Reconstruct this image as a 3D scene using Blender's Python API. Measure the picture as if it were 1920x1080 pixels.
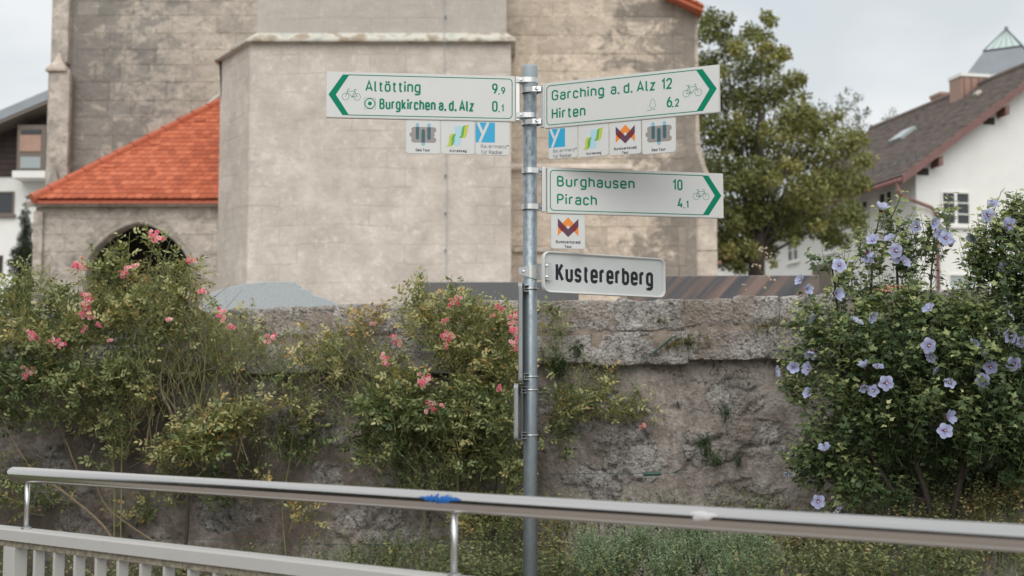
import bpy, math, random
import numpy as np
from mathutils import Vector, Matrix
R = math.radians
random.seed(7)
sc = bpy.context.scene
for o in list(bpy.data.objects): bpy.data.objects.remove(o)

# ---------------------------------------------------------------- camera
F = 2600.0; PITCH = math.atan(210/2600.0); EYE = 1.55
cam = bpy.data.cameras.new('camera'); co = bpy.data.objects.new('camera', cam)
sc.collection.objects.link(co); sc.camera = co
co.location = (0, 0, EYE); co.rotation_euler = (math.pi/2+PITCH, 0, 0)
cam.sensor_width = 36; cam.lens = F/1920*36
cam.clip_start = .05; cam.clip_end = 2000
cam.dof.use_dof = True; cam.dof.focus_distance = 5.9; cam.dof.aperture_fstop = 3.6
# ---------------------------------------------------------------- world, sun, exposure
SUN_EL, SUN_AZ = 44, 186          # azimuth clockwise from +Y (behind the camera, to its right)
w = bpy.data.worlds.new('World'); sc.world = w; w.use_nodes = True
nt = w.node_tree; N = nt.nodes; L = nt.links
for n in list(N): N.remove(n)
out = N.new('ShaderNodeOutputWorld'); bg = N.new('ShaderNodeBackground')
sky = N.new('ShaderNodeTexSky'); sky.sky_type = 'NISHITA'; sky.sun_disc = False
sky.sun_elevation = R(SUN_EL); sky.sun_rotation = R(SUN_AZ)
sky.air_density = 1.2; sky.dust_density = 2.0
tc = N.new('ShaderNodeTexCoord'); mp = N.new('ShaderNodeMapping'); mp.inputs['Scale'].default_value = (1, 1, 2.6)
mp.inputs['Location'].default_value = (3.1, .4, .2)
n1 = N.new('ShaderNodeTexNoise'); n1.inputs['Scale'].default_value = 2.2; n1.inputs['Detail'].default_value = 6; n1.inputs['Roughness'].default_value = .5
cr = N.new('ShaderNodeValToRGB'); cr.color_ramp.elements[0].position = .30; cr.color_ramp.elements[1].position = .62
cr.color_ramp.elements[0].color = (.78, .78, .78, 1); cr.color_ramp.elements[1].color = (.96, .96, .96, 1)
n2 = N.new('ShaderNodeTexNoise'); n2.inputs['Scale'].default_value = 3.4; n2.inputs['Detail'].default_value = 5
cr2 = N.new('ShaderNodeValToRGB'); cr2.color_ramp.elements[0].position = .38; cr2.color_ramp.elements[1].position = .60
cr2.color_ramp.elements[0].color = (5.55, 5.82, 5.95, 1); cr2.color_ramp.elements[1].color = (7.1, 7.2, 7.2, 1)
mx = N.new('ShaderNodeMix'); mx.data_type = 'RGBA'
L.new(tc.outputs['Generated'], mp.inputs['Vector']); L.new(mp.outputs[0], n1.inputs['Vector']); L.new(mp.outputs[0], n2.inputs['Vector'])
L.new(n1.outputs['Fac'], cr.inputs[0]); L.new(n2.outputs['Fac'], cr2.inputs[0])
L.new(cr.outputs[0], mx.inputs['Factor']); L.new(sky.outputs[0], mx.inputs[6]); L.new(cr2.outputs[0], mx.inputs[7])
L.new(mx.outputs[2], bg.inputs['Color']); bg.inputs['Strength'].default_value = .1
L.new(bg.outputs[0], out.inputs[0])
sl = bpy.data.lights.new('sun', 'SUN'); so = bpy.data.objects.new('sun', sl); sc.collection.objects.link(so)
sl.energy = 1.7; sl.angle = R(60); sl.color = (1, .955, .9)
_d = Vector((math.sin(R(SUN_AZ))*math.cos(R(SUN_EL)), math.cos(R(SUN_AZ))*math.cos(R(SUN_EL)), math.sin(R(SUN_EL))))
so.rotation_euler = (-_d).to_track_quat('-Z', 'Y').to_euler()
sc.view_settings.view_transform = 'Standard'; sc.view_settings.look = 'None'
sc.view_settings.exposure = 0.40; sc.view_settings.gamma = 1; sc.view_settings.use_curve_mapping = False
sc.render.engine = 'CYCLES'

# ---------------------------------------------------------------- helpers
def P(u, v, Y):
    x = (u-960)/F; y = (540-v)/F
    d = Vector((x, math.cos(PITCH)-y*math.sin(PITCH), math.sin(PITCH)+y*math.cos(PITCH)))
    k = Y/d.y
    return Vector((d.x*k, Y, EYE+d.z*k))
PW = {}
def empty(name, loc, rz=0.0, label=None, cat=None, group=None):
    o = bpy.data.objects.new(name, None); sc.collection.objects.link(o)
    o.location = loc; o.rotation_euler = (0, 0, rz); o.empty_display_size = .2
    PW[o.name] = Vector(loc)
    tag(o, label, cat, group); return o
def tag(o, label=None, cat=None, group=None, kind=None):
    if label: o['label'] = label
    if cat: o['category'] = cat
    if group: o['group'] = group
    if kind: o['kind'] = kind
    return o
def root_of(o):
    while o.parent: o = o.parent
    return o
def obj(name, verts, faces, mat, parent=None, world=True, smooth=False, attrs=None, kind=None, bevel=0):
    """one mesh object; world=True: verts are world coordinates (thing without rotation)"""
    v = np.asarray(verts, dtype=np.float64).reshape(-1, 3)
    base = Vector((0, 0, 0))
    if parent is not None and world: base = PW[root_of(parent).name]
    v = v-np.array(base)
    me = bpy.data.meshes.new(name)
    if isinstance(faces, np.ndarray):
        k = faces.shape[1]; nf = len(faces)
        me.vertices.add(len(v)); me.vertices.foreach_set('co', v.astype(np.float32).ravel())
        me.loops.add(nf*k); me.loops.foreach_set('vertex_index', faces.astype(np.int32).ravel())
        me.polygons.add(nf); me.polygons.foreach_set('loop_start', np.arange(0, nf*k, k, dtype=np.int32))
        me.update(calc_edges=True)
    else:
        me.from_pydata([tuple(p) for p in v], [], [tuple(f) for f in faces]); me.update()
    if smooth: me.polygons.foreach_set('use_smooth', np.ones(len(me.polygons), dtype=bool))
    if attrs:
        for an, arr in attrs.items():
            a = me.attributes.new(an, 'FLOAT', 'POINT'); a.data.foreach_set('value', np.asarray(arr, dtype=np.float32))
    me.materials.append(mat)
    o = bpy.data.objects.new(name, me); sc.collection.objects.link(o)
    if parent is not None: o.parent = parent
    if kind: o['kind'] = kind
    if bevel:
        m = o.modifiers.new('bevel', 'BEVEL'); m.width = bevel; m.segments = 2; m.limit_method = 'ANGLE'
    return o
def inst(src, loc, rot=None, scale=None, parent=None):
    o = src.copy(); sc.collection.objects.link(o)
    o.location = loc
    if rot is not None: o.rotation_euler = rot
    if scale is not None: o.scale = scale if hasattr(scale, '__len__') else (scale,)*3
    if parent is not None: o.parent = parent
    return o
class MB:
    def __init__(s): s.v = []; s.f = []
    def add(s, vs, fs):
        b = len(s.v); s.v += [tuple(p) for p in vs]; s.f += [tuple(b+i for i in f) for f in fs]
    def box(s, x0, x1, y0, y1, z0, z1):
        s.add([(x0,y0,z0),(x1,y0,z0),(x1,y1,z0),(x0,y1,z0),(x0,y0,z1),(x1,y0,z1),(x1,y1,z1),(x0,y1,z1)],
              [(0,3,2,1),(4,5,6,7),(0,1,5,4),(1,2,6,5),(2,3,7,6),(3,0,4,7)])
    def hexa(s, b, t):   # bottom 4 points, top 4 points
        s.add(list(b)+list(t), [(0,3,2,1),(4,5,6,7),(0,1,5,4),(1,2,6,5),(2,3,7,6),(3,0,4,7)])
    def obox(s, c, ax, ay, az, hx, hy, hz):
        c = Vector(c); ax = Vector(ax)*hx; ay = Vector(ay)*hy; az = Vector(az)*hz
        s.hexa([c-ax-ay-az, c+ax-ay-az, c+ax+ay-az, c-ax+ay-az], [c-ax-ay+az, c+ax-ay+az, c+ax+ay+az, c-ax+ay+az])
    def prism(s, pts, off):     # polygon pts (3d) extruded by off
        n = len(pts); off = Vector(off); q = [Vector(p)+off for p in pts]
        s.add([*pts, *q], [tuple(range(n)), tuple(reversed(range(n, 2*n)))]+[(i, i+n, (i+1) % n+n, (i+1) % n) for i in range(n)])
    def tube(s, pts, rad, n=8, cap=True):
        pts = [Vector(p) for p in pts]
        if not hasattr(rad, '__len__'): rad = [rad]*len(pts)
        ref = None; vs = []
        for i, p in enumerate(pts):
            t = (pts[min(i+1, len(pts)-1)]-pts[max(i-1, 0)]).normalized()
            if ref is None:
                ref = t.orthogonal().normalized()
            ref = (ref-t*ref.dot(t)).normalized(); b = t.cross(ref)
            for k in range(n):
                a = 2*math.pi*k/n; vs.append(p+(ref*math.cos(a)+b*math.sin(a))*rad[i])
        fs = [(i*n+k, i*n+(k+1) % n, (i+1)*n+(k+1) % n, (i+1)*n+k) for i in range(len(pts)-1) for k in range(n)]
        if cap: fs += [tuple(reversed(range(n))), tuple(range((len(pts)-1)*n, len(pts)*n))]
        s.add(vs, fs)
    def build(s, name, mat, parent=None, world=True, smooth=False, kind=None, bevel=0):
        return obj(name, s.v, s.f, mat, parent, world, smooth, kind=kind, bevel=bevel)

# numpy value noise
def _h(ix, iy, iz, seed):
    n = (ix*374761393+iy*668265263+iz*2147483647+seed*1274126177) & 0xffffffff
    n = (n ^ (n >> 13))*1274126177 & 0xffffffff
    n = (n ^ (n >> 16)) & 0xffffffff
    return n/4294967295.0
def vnoise(p, seed=0):
    p = np.asarray(p, dtype=np.float64); i = np.floor(p).astype(np.int64); f = p-i; f = f*f*(3-2*f)
    r = 0
    for dx in (0, 1):
        for dy in (0, 1):
            for dz in (0, 1):
                wgt = (f[:,0] if dx else 1-f[:,0])*(f[:,1] if dy else 1-f[:,1])*(f[:,2] if dz else 1-f[:,2])
                r = r+wgt*_h(i[:,0]+dx, i[:,1]+dy, i[:,2]+dz, seed)
    return r
def fbm(p, sc_=1, oct=4, seed=0, gain=.5):
    p = np.asarray(p)*sc_; a = 1; s = 0; t = 0
    for k in range(oct):
        s = s+a*vnoise(p+17.3*k, seed+k); t += a; a *= gain; p = p*2.03
    return s/t-.5

# ---------------------------------------------------------------- materials
def newmat(name):
    m = bpy.data.materials.new(name); m.use_nodes = True
    nt = m.node_tree; b = nt.nodes['Principled BSDF']
    return m, nt, b
def c4(c): return (c[0], c[1], c[2], 1)
def plain(name, col, rough=.5, metal=0, var=.0, scale=20, bump=0, bscale=60, spec=.5):
    m, nt, b = newmat(name)
    b.inputs['Base Color'].default_value = c4(col); b.inputs['Roughness'].default_value = rough
    b.inputs['Metallic'].default_value = metal; b.inputs['Specular IOR Level'].default_value = spec
    N = nt.nodes; L = nt.links
    g = N.new('ShaderNodeTexCoord')
    if var:
        n = N.new('ShaderNodeTexNoise'); n.inputs['Scale'].default_value = scale; n.inputs['Detail'].default_value = 6
        n.inputs['Roughness'].default_value = .65
        r = N.new('ShaderNodeValToRGB'); r.color_ramp.elements[0].position = .3; r.color_ramp.elements[1].position = .7
        r.color_ramp.elements[0].color = c4([x*(1-var) for x in col]); r.color_ramp.elements[1].color = c4([min(1, x*(1+var*.6)) for x in col])
        L.new(g.outputs['Object'], n.inputs['Vector']); L.new(n.outputs['Fac'], r.inputs[0]); L.new(r.outputs[0], b.inputs['Base Color'])
    if bump:
        n = N.new('ShaderNodeTexNoise'); n.inputs['Scale'].default_value = bscale; n.inputs['Detail'].default_value = 5
        bp = N.new('ShaderNodeBump'); bp.inputs['Strength'].default_value = bump; bp.inputs['Distance'].default_value = .01
        L.new(g.outputs['Object'], n.inputs['Vector']); L.new(n.outputs['Fac'], bp.inputs['Height']); L.new(bp.outputs[0], b.inputs['Normal'])
    return m
class NB:
    """tiny node-graph helper"""
    def __init__(s, nt): s.nt = nt; s.N = nt.nodes; s.L = nt.links; s.pos = s.N.new('ShaderNodeNewGeometry').outputs['Position']
    def noise(s, scale, detail=5, rough=.55, stretch=None, off=0, dist=0):
        n = s.N.new('ShaderNodeTexNoise'); n.inputs['Scale'].default_value = scale; n.inputs['Detail'].default_value = detail
        n.inputs['Roughness'].default_value = rough; n.inputs['Distortion'].default_value = dist
        m = s.N.new('ShaderNodeMapping'); m.inputs['Location'].default_value = (off, off*.7, off*.3)
        if stretch: m.inputs['Scale'].default_value = stretch
        s.L.new(s.pos, m.inputs[0]); s.L.new(m.outputs[0], n.inputs['Vector']); return n.outputs['Fac']
    def voro(s, scale, feature='F1', rnd=1.0):
        n = s.N.new('ShaderNodeTexVoronoi'); n.feature = feature; n.inputs['Scale'].default_value = scale
        s.L.new(s.pos, n.inputs['Vector']); return n.outputs['Distance']
    def ramp(s, x, stops):
        r = s.N.new('ShaderNodeValToRGB'); e = r.color_ramp.elements
        while len(e) < len(stops): e.new(.5)
        for k, (p, c) in enumerate(stops):
            e[k].position = p; e[k].color = c4(c) if hasattr(c, '__len__') else (c, c, c, 1)
        s.L.new(x, r.inputs[0]); return r.outputs[0]
    def mix(s, fac, a, b, mode='MIX'):
        m = s.N.new('ShaderNodeMix'); m.data_type = 'RGBA'; m.blend_type = mode
        for sock, val in ((m.inputs['Factor'], fac), (m.inputs[6], a), (m.inputs[7], b)):
            if hasattr(val, 'is_output'): s.L.new(val, sock)
            elif hasattr(val, '__len__'): sock.default_value = c4(val)
            else: sock.default_value = val
        return m.outputs[2]
    def math(s, op, a, b=None, clamp=False):
        m = s.N.new('ShaderNodeMath'); m.operation = op; m.use_clamp = clamp
        for k, val in enumerate((a, b)):
            if val is None: continue
            if hasattr(val, 'is_output'): s.L.new(val, m.inputs[k])
            else: m.inputs[k].default_value = val
        return m.outputs[0]
    def attr(s, name):
        a = s.N.new('ShaderNodeAttribute'); a.attribute_name = name; return a.outputs['Fac']
    def rnd(s): return s.N.new('ShaderNodeObjectInfo').outputs['Random']
    def sep(s, k):
        x = s.N.new('ShaderNodeSeparateXYZ'); s.L.new(s.pos, x.inputs[0]); return x.outputs[k]
    def bump(s, h, strength, dist, normal=None):
        b = s.N.new('ShaderNodeBump'); b.inputs['Strength'].default_value = strength; b.inputs['Distance'].default_value = dist
        s.L.new(h, b.inputs['Height'])
        if normal is not None: s.L.new(normal, b.inputs['Normal'])
        return b.outputs[0]
def church_mat(name, light, mid, dark, dark_amt=.5, xdark=None, patch=1.0, brick=True, ndark=.0):
    m, nt, b = newmat(name); q = NB(nt)
    a = q.noise(.55, 7, .62, dist=.3); c = q.noise(2.6, 6, .65, off=5, stretch=(1, 1, 1.9)); f = q.noise(11, 5, .7, off=9)
    base = q.ramp(a, [(.32, mid), (.60, light)])
    base = q.mix(q.ramp(c, [(.38, 0.0), (.62, .55)]), base, [x*.72 for x in mid])
    base = q.mix(q.ramp(f, [(.40, 0.0), (.75, .35)]), base, [min(1, x*1.18) for x in light])
    d = q.noise(1.5*patch, 7, .72, off=21, stretch=(1, 1, 1.3), dist=.5)
    base = q.mix(q.ramp(q.noise(3.3, 7, .75, off=33, dist=.4), [(.53, 0.0), (.63, .6)]), base, [min(1, x*1.25) for x in light])
    base = q.mix(q.ramp(q.noise(4.1, 7, .75, off=43, dist=.4), [(.53, 0.0), (.66, .6)]), base, [x*.6 for x in mid])
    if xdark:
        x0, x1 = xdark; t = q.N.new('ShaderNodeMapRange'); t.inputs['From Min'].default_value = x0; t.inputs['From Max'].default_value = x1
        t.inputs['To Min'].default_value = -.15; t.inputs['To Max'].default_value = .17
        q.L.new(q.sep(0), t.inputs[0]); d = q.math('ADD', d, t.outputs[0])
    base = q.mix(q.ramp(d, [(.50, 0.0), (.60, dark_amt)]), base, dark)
    rr = q.ramp(q.rnd(), [(0, .86-ndark), (1, 1.08)])
    base = q.mix(1.0, base, rr, 'MULTIPLY')
    q.L.new(base, b.inputs['Base Color']); b.inputs['Roughness'].default_value = .92; b.inputs['Specular IOR Level'].default_value = .2
    q.L.new(q.bump(q.noise(9, 8, .7), .7, .06), b.inputs['Normal'])
    return m
M = {}
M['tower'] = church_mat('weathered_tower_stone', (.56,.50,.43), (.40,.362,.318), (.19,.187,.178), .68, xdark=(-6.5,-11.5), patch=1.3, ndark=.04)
M['church_beige'] = church_mat('beige_church_stone', (.66,.565,.465), (.52,.44,.36), (.17,.155,.14), .72, xdark=(.6,4.2), patch=1.1, ndark=.04)
M['porch'] = church_mat('grey_porch_stone', (.56,.505,.445), (.40,.36,.32), (.18,.165,.15), .55)
M['quoin'] = church_mat('pale_and_lit_quoin_stone', (.66,.58,.50), (.54,.47,.40), (.32,.28,.24), .3)
def limewash():
    m, nt, b = newmat('old_limewash_plaster'); q = NB(nt)
    a = q.noise(.8, 7, .62, dist=.4); c = q.noise(3.2, 7, .7, off=3); f = q.noise(12, 6, .75, off=8)
    base = q.ramp(a, [(.30, (.46,.415,.37)), (.50, (.60,.545,.49)), (.66, (.70,.645,.585))])
    base = q.mix(q.ramp(c, [(.42, 0.0), (.66, .55)]), base, (.40,.36,.325))
    base = q.mix(q.ramp(q.noise(5.5, 6, .7, off=31), [(.56, 0.0), (.68, .6)]), base, (.80,.75,.69))
    base = q.mix(q.ramp(f, [(.35, 0.0), (.8, .4)]), base, (.38,.345,.31))
    # faint courses under the wash
    br = q.N.new('ShaderNodeTexBrick'); br.inputs['Scale'].default_value = 1; br.inputs['Mortar Size'].default_value = .022; br.inputs['Mortar Smooth'].default_value = .8
    br.inputs['Brick Width'].default_value = .78; br.inputs['Row Height'].default_value = .42
    cx = q.N.new('ShaderNodeCombineXYZ'); q.L.new(q.sep(0), cx.inputs[0]); q.L.new(q.math('ADD', q.sep(2), q.math('MULTIPLY', q.noise(.7, 3), .25)), cx.inputs[1]); q.L.new(cx.outputs[0], br.inputs['Vector'])
    fac = q.math('MULTIPLY', br.outputs['Fac'], q.ramp(q.noise(.9, 4, .6, off=40), [(.42, 0.0), (.62, .55)]))
    base = q.mix(fac, base, (.40,.35,.31))
    tz = q.N.new('ShaderNodeMapRange'); tz.inputs['From Min'].default_value = 9.2; tz.inputs['From Max'].default_value = 9.6
    q.L.new(q.sep(2), tz.inputs[0])
    base = q.mix(q.math('MULTIPLY', tz.outputs[0], .55), base, (.37,.345,.32))
    q.L.new(base, b.inputs['Base Color']); b.inputs['Roughness'].default_value = .92; b.inputs['Specular IOR Level'].default_value = .2
    h = q.math('SUBTRACT', q.noise(6, 8, .7), q.math('MULTIPLY', fac, .4))
    q.L.new(q.bump(h, .6, .05), b.inputs['Normal']); return m
M['limewash'] = limewash()
def ledge_mat():
    m, nt, b = newmat('lichen_green_ledge'); q = NB(nt)
    base = q.ramp(q.noise(2.5, 6, .6), [(.35, (.40,.42,.37)), (.5, (.58,.57,.51)), (.62, (.33,.27,.2))])
    q.L.new(base, b.inputs['Base Color']); b.inputs['Roughness'].default_value = .8; return m
M['ledge'] = ledge_mat()
def rubble(name, cols, pale=.5, moss=.25, bdist=.02, mask=False):
    m, nt, b = newmat(name); q = NB(nt)
    a = q.noise(7, 8, .72, dist=.4); f = q.noise(38, 8, .8, off=4); big = q.noise(2.2, 5, .6, off=12)
    base = q.ramp(a, [(.36, cols[0]), (.5, cols[1]), (.64, cols[2])])
    base = q.mix(q.ramp(f, [(.40, .9), (.50, 0.0)]), base, [x*.24 for x in cols[0]])
    base = q.mix(q.ramp(q.noise(70, 4, .7, off=6), [(.58, 0.0), (.72, .6)]), base, [min(1, x*1.6) for x in cols[2]])
    base = q.mix(q.ramp(q.noise(4.4, 5, .55, off=51), [(.64, 0.0), (.67, pale)]), base, (.50,.46,.42))
    base = q.mix(q.ramp(big, [(.52, 0.0), (.66, .6)]), base, (.25,.20,.16))
    base = q.mix(q.ramp(q.noise(5.2, 6, .7, off=77), [(.60, 0.0), (.68, moss)]), base, (.13,.13,.035))
    if mask:
        pl = q.ramp(q.noise(4, 7, .65, off=2), [(.33, (.235,.21,.188)), (.5, (.345,.312,.282)), (.68, (.46,.425,.39))])
        pl = q.mix(q.ramp(q.noise(30, 6, .75, off=7), [(.40, .5), (.55, 0.0)]), pl, (.11,.092,.077))
        pl = q.mix(q.ramp(q.noise(90, 3, .6, off=17), [(.62, 0.0), (.70, .75)]), pl, (.55,.52,.48))
        pl = q.mix(q.ramp(q.noise(75, 3, .6, off=27), [(.30, .85), (.36, 0.0)]), pl, (.06,.05,.042))
        vc = q.N.new('ShaderNodeTexVoronoi'); vc.feature = 'DISTANCE_TO_EDGE'; vc.inputs['Scale'].default_value = 2.3
        md = q.N.new('ShaderNodeVectorMath'); md.operation = 'ADD'; nz_ = q.N.new('ShaderNodeTexNoise'); nz_.inputs['Scale'].default_value = 5; nz_.inputs['Detail'].default_value = 6
        q.L.new(q.pos, nz_.inputs['Vector']); sc3 = q.N.new('ShaderNodeVectorMath'); sc3.operation = 'SCALE'; sc3.inputs['Scale'].default_value = .35
        q.L.new(nz_.outputs['Color'], sc3.inputs[0]); q.L.new(q.pos, md.inputs[0]); q.L.new(sc3.outputs[0], md.inputs[1]); q.L.new(md.outputs[0], vc.inputs['Vector'])
        pl = q.mix(q.math('MULTIPLY', q.ramp(vc.outputs['Distance'], [(.0, .9), (.012, 0.0)]), q.ramp(q.noise(1.9, 3, .5, off=91), [(.46, 0.0), (.52, 1.0)])), pl, (.045,.038,.032))
        pl = q.mix(q.ramp(q.noise(1.6, 5, .65, off=61, stretch=(1.4, 1.4, .5)), [(.48, 0.0), (.62, .6)]), pl, (.105,.088,.072))
        pl = q.mix(q.ramp(q.noise(3.1, 6, .7, off=71), [(.60, 0.0), (.70, .6)]), pl, (.085,.09,.035))
        mr = q.N.new('ShaderNodeMapRange'); mr.inputs['From Min'].default_value = .2; mr.inputs['From Max'].default_value = -2.4
        mr.inputs['To Min'].default_value = -.10; mr.inputs['To Max'].default_value = .10; q.L.new(q.sep(0), mr.inputs[0])
        dmp = q.ramp(q.math('ADD', q.noise(1.9, 6, .65, off=111), mr.outputs[0]), [(.46, 0.0), (.60, .72)])
        pl = q.mix(dmp, pl, (.085,.068,.055)); base = q.mix(q.math('MULTIPLY', dmp, .6), base, (.09,.08,.07))
        base = q.mix(q.attr('stone'), pl, base)
        base = q.mix(q.ramp(q.attr('crack'), [(0, 0.0), (1, .95)]), base, (.03,.026,.022))
    q.L.new(base, b.inputs['Base Color']); b.inputs['Roughness'].default_value = .95; b.inputs['Specular IOR Level'].default_value = .15
    h = q.math('ADD', q.noise(26, 8, .75, off=1), q.math('MULTIPLY', q.voro(55), .5))
    if mask:
        h = q.math('MULTIPLY', h, q.math('ADD', q.math('MULTIPLY', q.attr('stone'), .6), .4))
    q.L.new(q.bump(h, 1.0, bdist), b.inputs['Normal'])
    return m
M['coping'] = rubble('grey_tufa_stone', ((.25,.237,.222), (.41,.39,.37), (.58,.56,.535)), .9, .35, .02)
M['wall'] = rubble('old_wall_plaster', ((.24,.228,.212), (.40,.383,.36), (.55,.53,.505)), .3, .35, .02, True)
M['mortar'] = plain('brown_mortar', (.27,.225,.185), .95, 0, .45, 14, .9, 40)
def metal(name, col, rough, galv=False):
    m, nt, b = newmat(name); q = NB(nt)
    if galv:
        c = q.ramp(q.noise(55, 6, .65, stretch=(1, 1, .6)), [(.34, [x*.62 for x in col]), (.5, col), (.64, [min(1, x*1.3) for x in col])])
        zz = q.N.new('ShaderNodeMapRange'); zz.inputs['From Min'].default_value = 2.45; zz.inputs['From Max'].default_value = 1.9
        zz.inputs['To Min'].default_value = 1; zz.inputs['To Max'].default_value = .25
        q.L.new(q.sep(2), zz.inputs[0])
        c = q.mix(zz.outputs[0], col, c)
        q.L.new(c, b.inputs['Base Color'])
        q.L.new(q.ramp(q.noise(40, 5, .6, off=3), [(.35, rough*.85), (.65, min(1, rough*1.25))]), b.inputs['Roughness'])
        q.L.new(q.bump(q.noise(120, 4, .6, stretch=(.4, .4, 3)), .25, .002), b.inputs['Normal'])
    else:
        b.inputs['Base Color'].default_value = c4(col)
        q.L.new(q.ramp(q.noise(14, 6, .7), [(.3, rough*.85), (.7, min(1, rough*1.2))]), b.inputs['Roughness'])
    b.inputs['Metallic'].default_value = 1.0; return m
M['galv'] = metal('galvanised_steel', (.26,.305,.335), .45, True); M['galv'].node_tree.nodes['Principled BSDF'].inputs['Metallic'].default_value = .72
M['alu'] = metal('aluminium_clamp', (.62,.63,.63), .38)
M['inox'] = metal('brushed_stainless_steel', (.64,.62,.60), .15)
M['bolt'] = metal('bolt_steel', (.74,.74,.73), .28)
M['cap'] = plain('grey_plastic_cap', (.30,.35,.38), .45)
def painted(name, col, grime=.5, edge=None, rough=.45):
    m, nt, b = newmat(name); q = NB(nt)
    base = q.mix(q.ramp(q.noise(9, 6, .6), [(.4, 0.0), (.75, .22)]), col, [x*.86 for x in col])
    base = q.mix(q.ramp(q.noise(60, 7, .75, off=4), [(.60, 0.0), (.72, grime)]), base, (.16,.14,.09))
    q.L.new(base, b.inputs['Base Color']); b.inputs['Roughness'].default_value = rough; return m
M['rail_paint'] = painted('pale_grey_rail_coating', (.44,.44,.425), .35)
M['rail_moss'] = plain('mossy_rail_underside', (.28,.26,.20), .9, 0, .6, 60)
M['sign_white'] = painted('white_sign_sheeting', (.585,.60,.60), .10, rough=.4)
M['sign_edge'] = painted('sign_edge_with_algae', (.54,.54,.51), .75, rough=.5)
M['plate_grey'] = plain('grey_sign_back', (.27,.29,.29), .45, .3, .2, 30)
M['green'] = plain('sign_green', (.0,.20,.115), .6, spec=.15)
M['charcoal'] = plain('sign_charcoal', (.02,.024,.03), .6, spec=.2)
M['ktext_bg'] = plain('pale_grey_sign_face', (.53,.56,.56), .35, 0, .06, 8)
M['cyan'] = plain('print_blue', (.02,.34,.58), .4)
M['ltblue'] = plain('print_light_blue', (.36,.58,.68), .4)
M['steelblue'] = plain('print_steel_blue', (.22,.42,.52), .4)
M['teal'] = plain('print_dark_teal', (.035,.10,.13), .4)
M['log'] = plain('print_warm_grey', (.27,.25,.235), .4)
M['yel'] = plain('print_yellow_green', (.46,.50,.06), .4)
M['grn2'] = plain('print_leaf_green', (.10,.36,.06), .4)
M['orange'] = plain('print_orange', (.72,.23,.03), .4)
M['purple'] = plain('print_plum', (.10,.035,.07), .4)
M['maroon'] = plain('print_maroon', (.16,.012,.015), .4)
M['textgrey'] = plain('print_grey', (.13,.14,.15), .4)
M['blue_paint'] = plain('blue_marker', (.01,.12,.42), .4)
M['white_blot'] = plain('white_dropping', (.58,.58,.60), .7, 0, .15, 120, .3, 200)
def tilemat(name, cols, dark):
    m, nt, b = newmat(name); q = NB(nt)
    c = q.ramp(q.rnd(), [(0, cols[0]), (.5, cols[1]), (1, cols[2])])
    c = q.mix(q.ramp(q.noise(6, 6, .7), [(.45, 0.0), (.75, .45)]), c, dark)
    q.L.new(c, b.inputs['Base Color']); b.inputs['Roughness'].default_value = .75
    q.L.new(q.bump(q.noise(40, 4), .4, .01), b.inputs['Normal']); return m
M['tile'] = tilemat('red_clay_tile', ((.36,.082,.036), (.48,.122,.056), (.58,.17,.085)), (.22,.07,.042))
M['ridge'] = tilemat('weathered_ridge_tile', ((.42,.10,.05), (.50,.13,.065), (.46,.12,.07)), (.24,.09,.055))
def browntile():
    m, nt, b = newmat('brown_concrete_tile'); q = NB(nt)
    c = q.ramp(q.noise(1.7, 8, .75), [(.3, (.105,.083,.073)), (.5, (.155,.124,.108)), (.7, (.215,.178,.158))])
    c = q.mix(q.ramp(q.noise(14, 4, .7, off=5), [(.4, 0.0), (.7, .4)]), c, (.09,.07,.065))
    q.L.new(c, b.inputs['Base Color']); b.inputs['Roughness'].default_value = .85; return m
M['browntile'] = browntile()
M['housewhite'] = plain('white_render', (.76,.77,.75), .9, 0, .05, 1.5)
M['barge'] = plain('red_brown_timber', (.20,.11,.10), .7, 0, .2, 5)
M['woodbrown'] = plain('dark_brown_boards', (.055,.038,.036), .8, 0, .3, 4)
M['soffit'] = plain('grey_brown_soffit', (.17,.14,.12), .8)
M['copper'] = plain('brown_downpipe', (.24,.12,.11), .5)
M['winwhite'] = plain('white_window_frame', (.78,.78,.76), .5)
M['glass'] = plain('dark_window_glass', (.045,.05,.055), .12)
M['glass_pale'] = plain('pale_window_glass', (.33,.38,.39), .15)
M['chimney'] = plain('brown_metal_cladding', (.36,.23,.18), .5, .2, .15, 3)
M['zinc'] = plain('grey_zinc_sheet', (.25,.275,.30), .45, .4, .1, 1)
M['seam'] = plain('dark_zinc_seam', (.12,.15,.16), .5, .3)
M['pyrglass'] = plain('greenish_glass', (.48,.58,.56), .12, 0, .06, .5)
M['deepdark'] = plain('shade_and_iron_black', (.05,.045,.04), .95)  # near-black: shade of openings put into the colour; also the iron bracket
def granite(name, cols, scale, rough=.45):
    m, nt, b = newmat(name); q = NB(nt)
    c = q.ramp(q.noise(scale, 8, .75), [(.3, cols[0]), (.5, cols[1]), (.7, cols[2])])
    c = q.mix(q.ramp(q.noise(9, 6, .65, off=8, stretch=(1, 1, .25)), [(.55, 0.0), (.72, .45)]), c, [x*.62 for x in cols[0]])
    q.L.new(c, b.inputs['Base Color']); b.inputs['Roughness'].default_value = rough; return m
M['gran_blue'] = granite('blue_grey_granite', ((.27,.31,.32), (.37,.41,.425), (.46,.50,.51)), 60, .6)
M['gran_dark'] = granite('dark_grey_granite', ((.085,.088,.095), (.105,.108,.115), (.13,.133,.14)), 80, .35)
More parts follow.
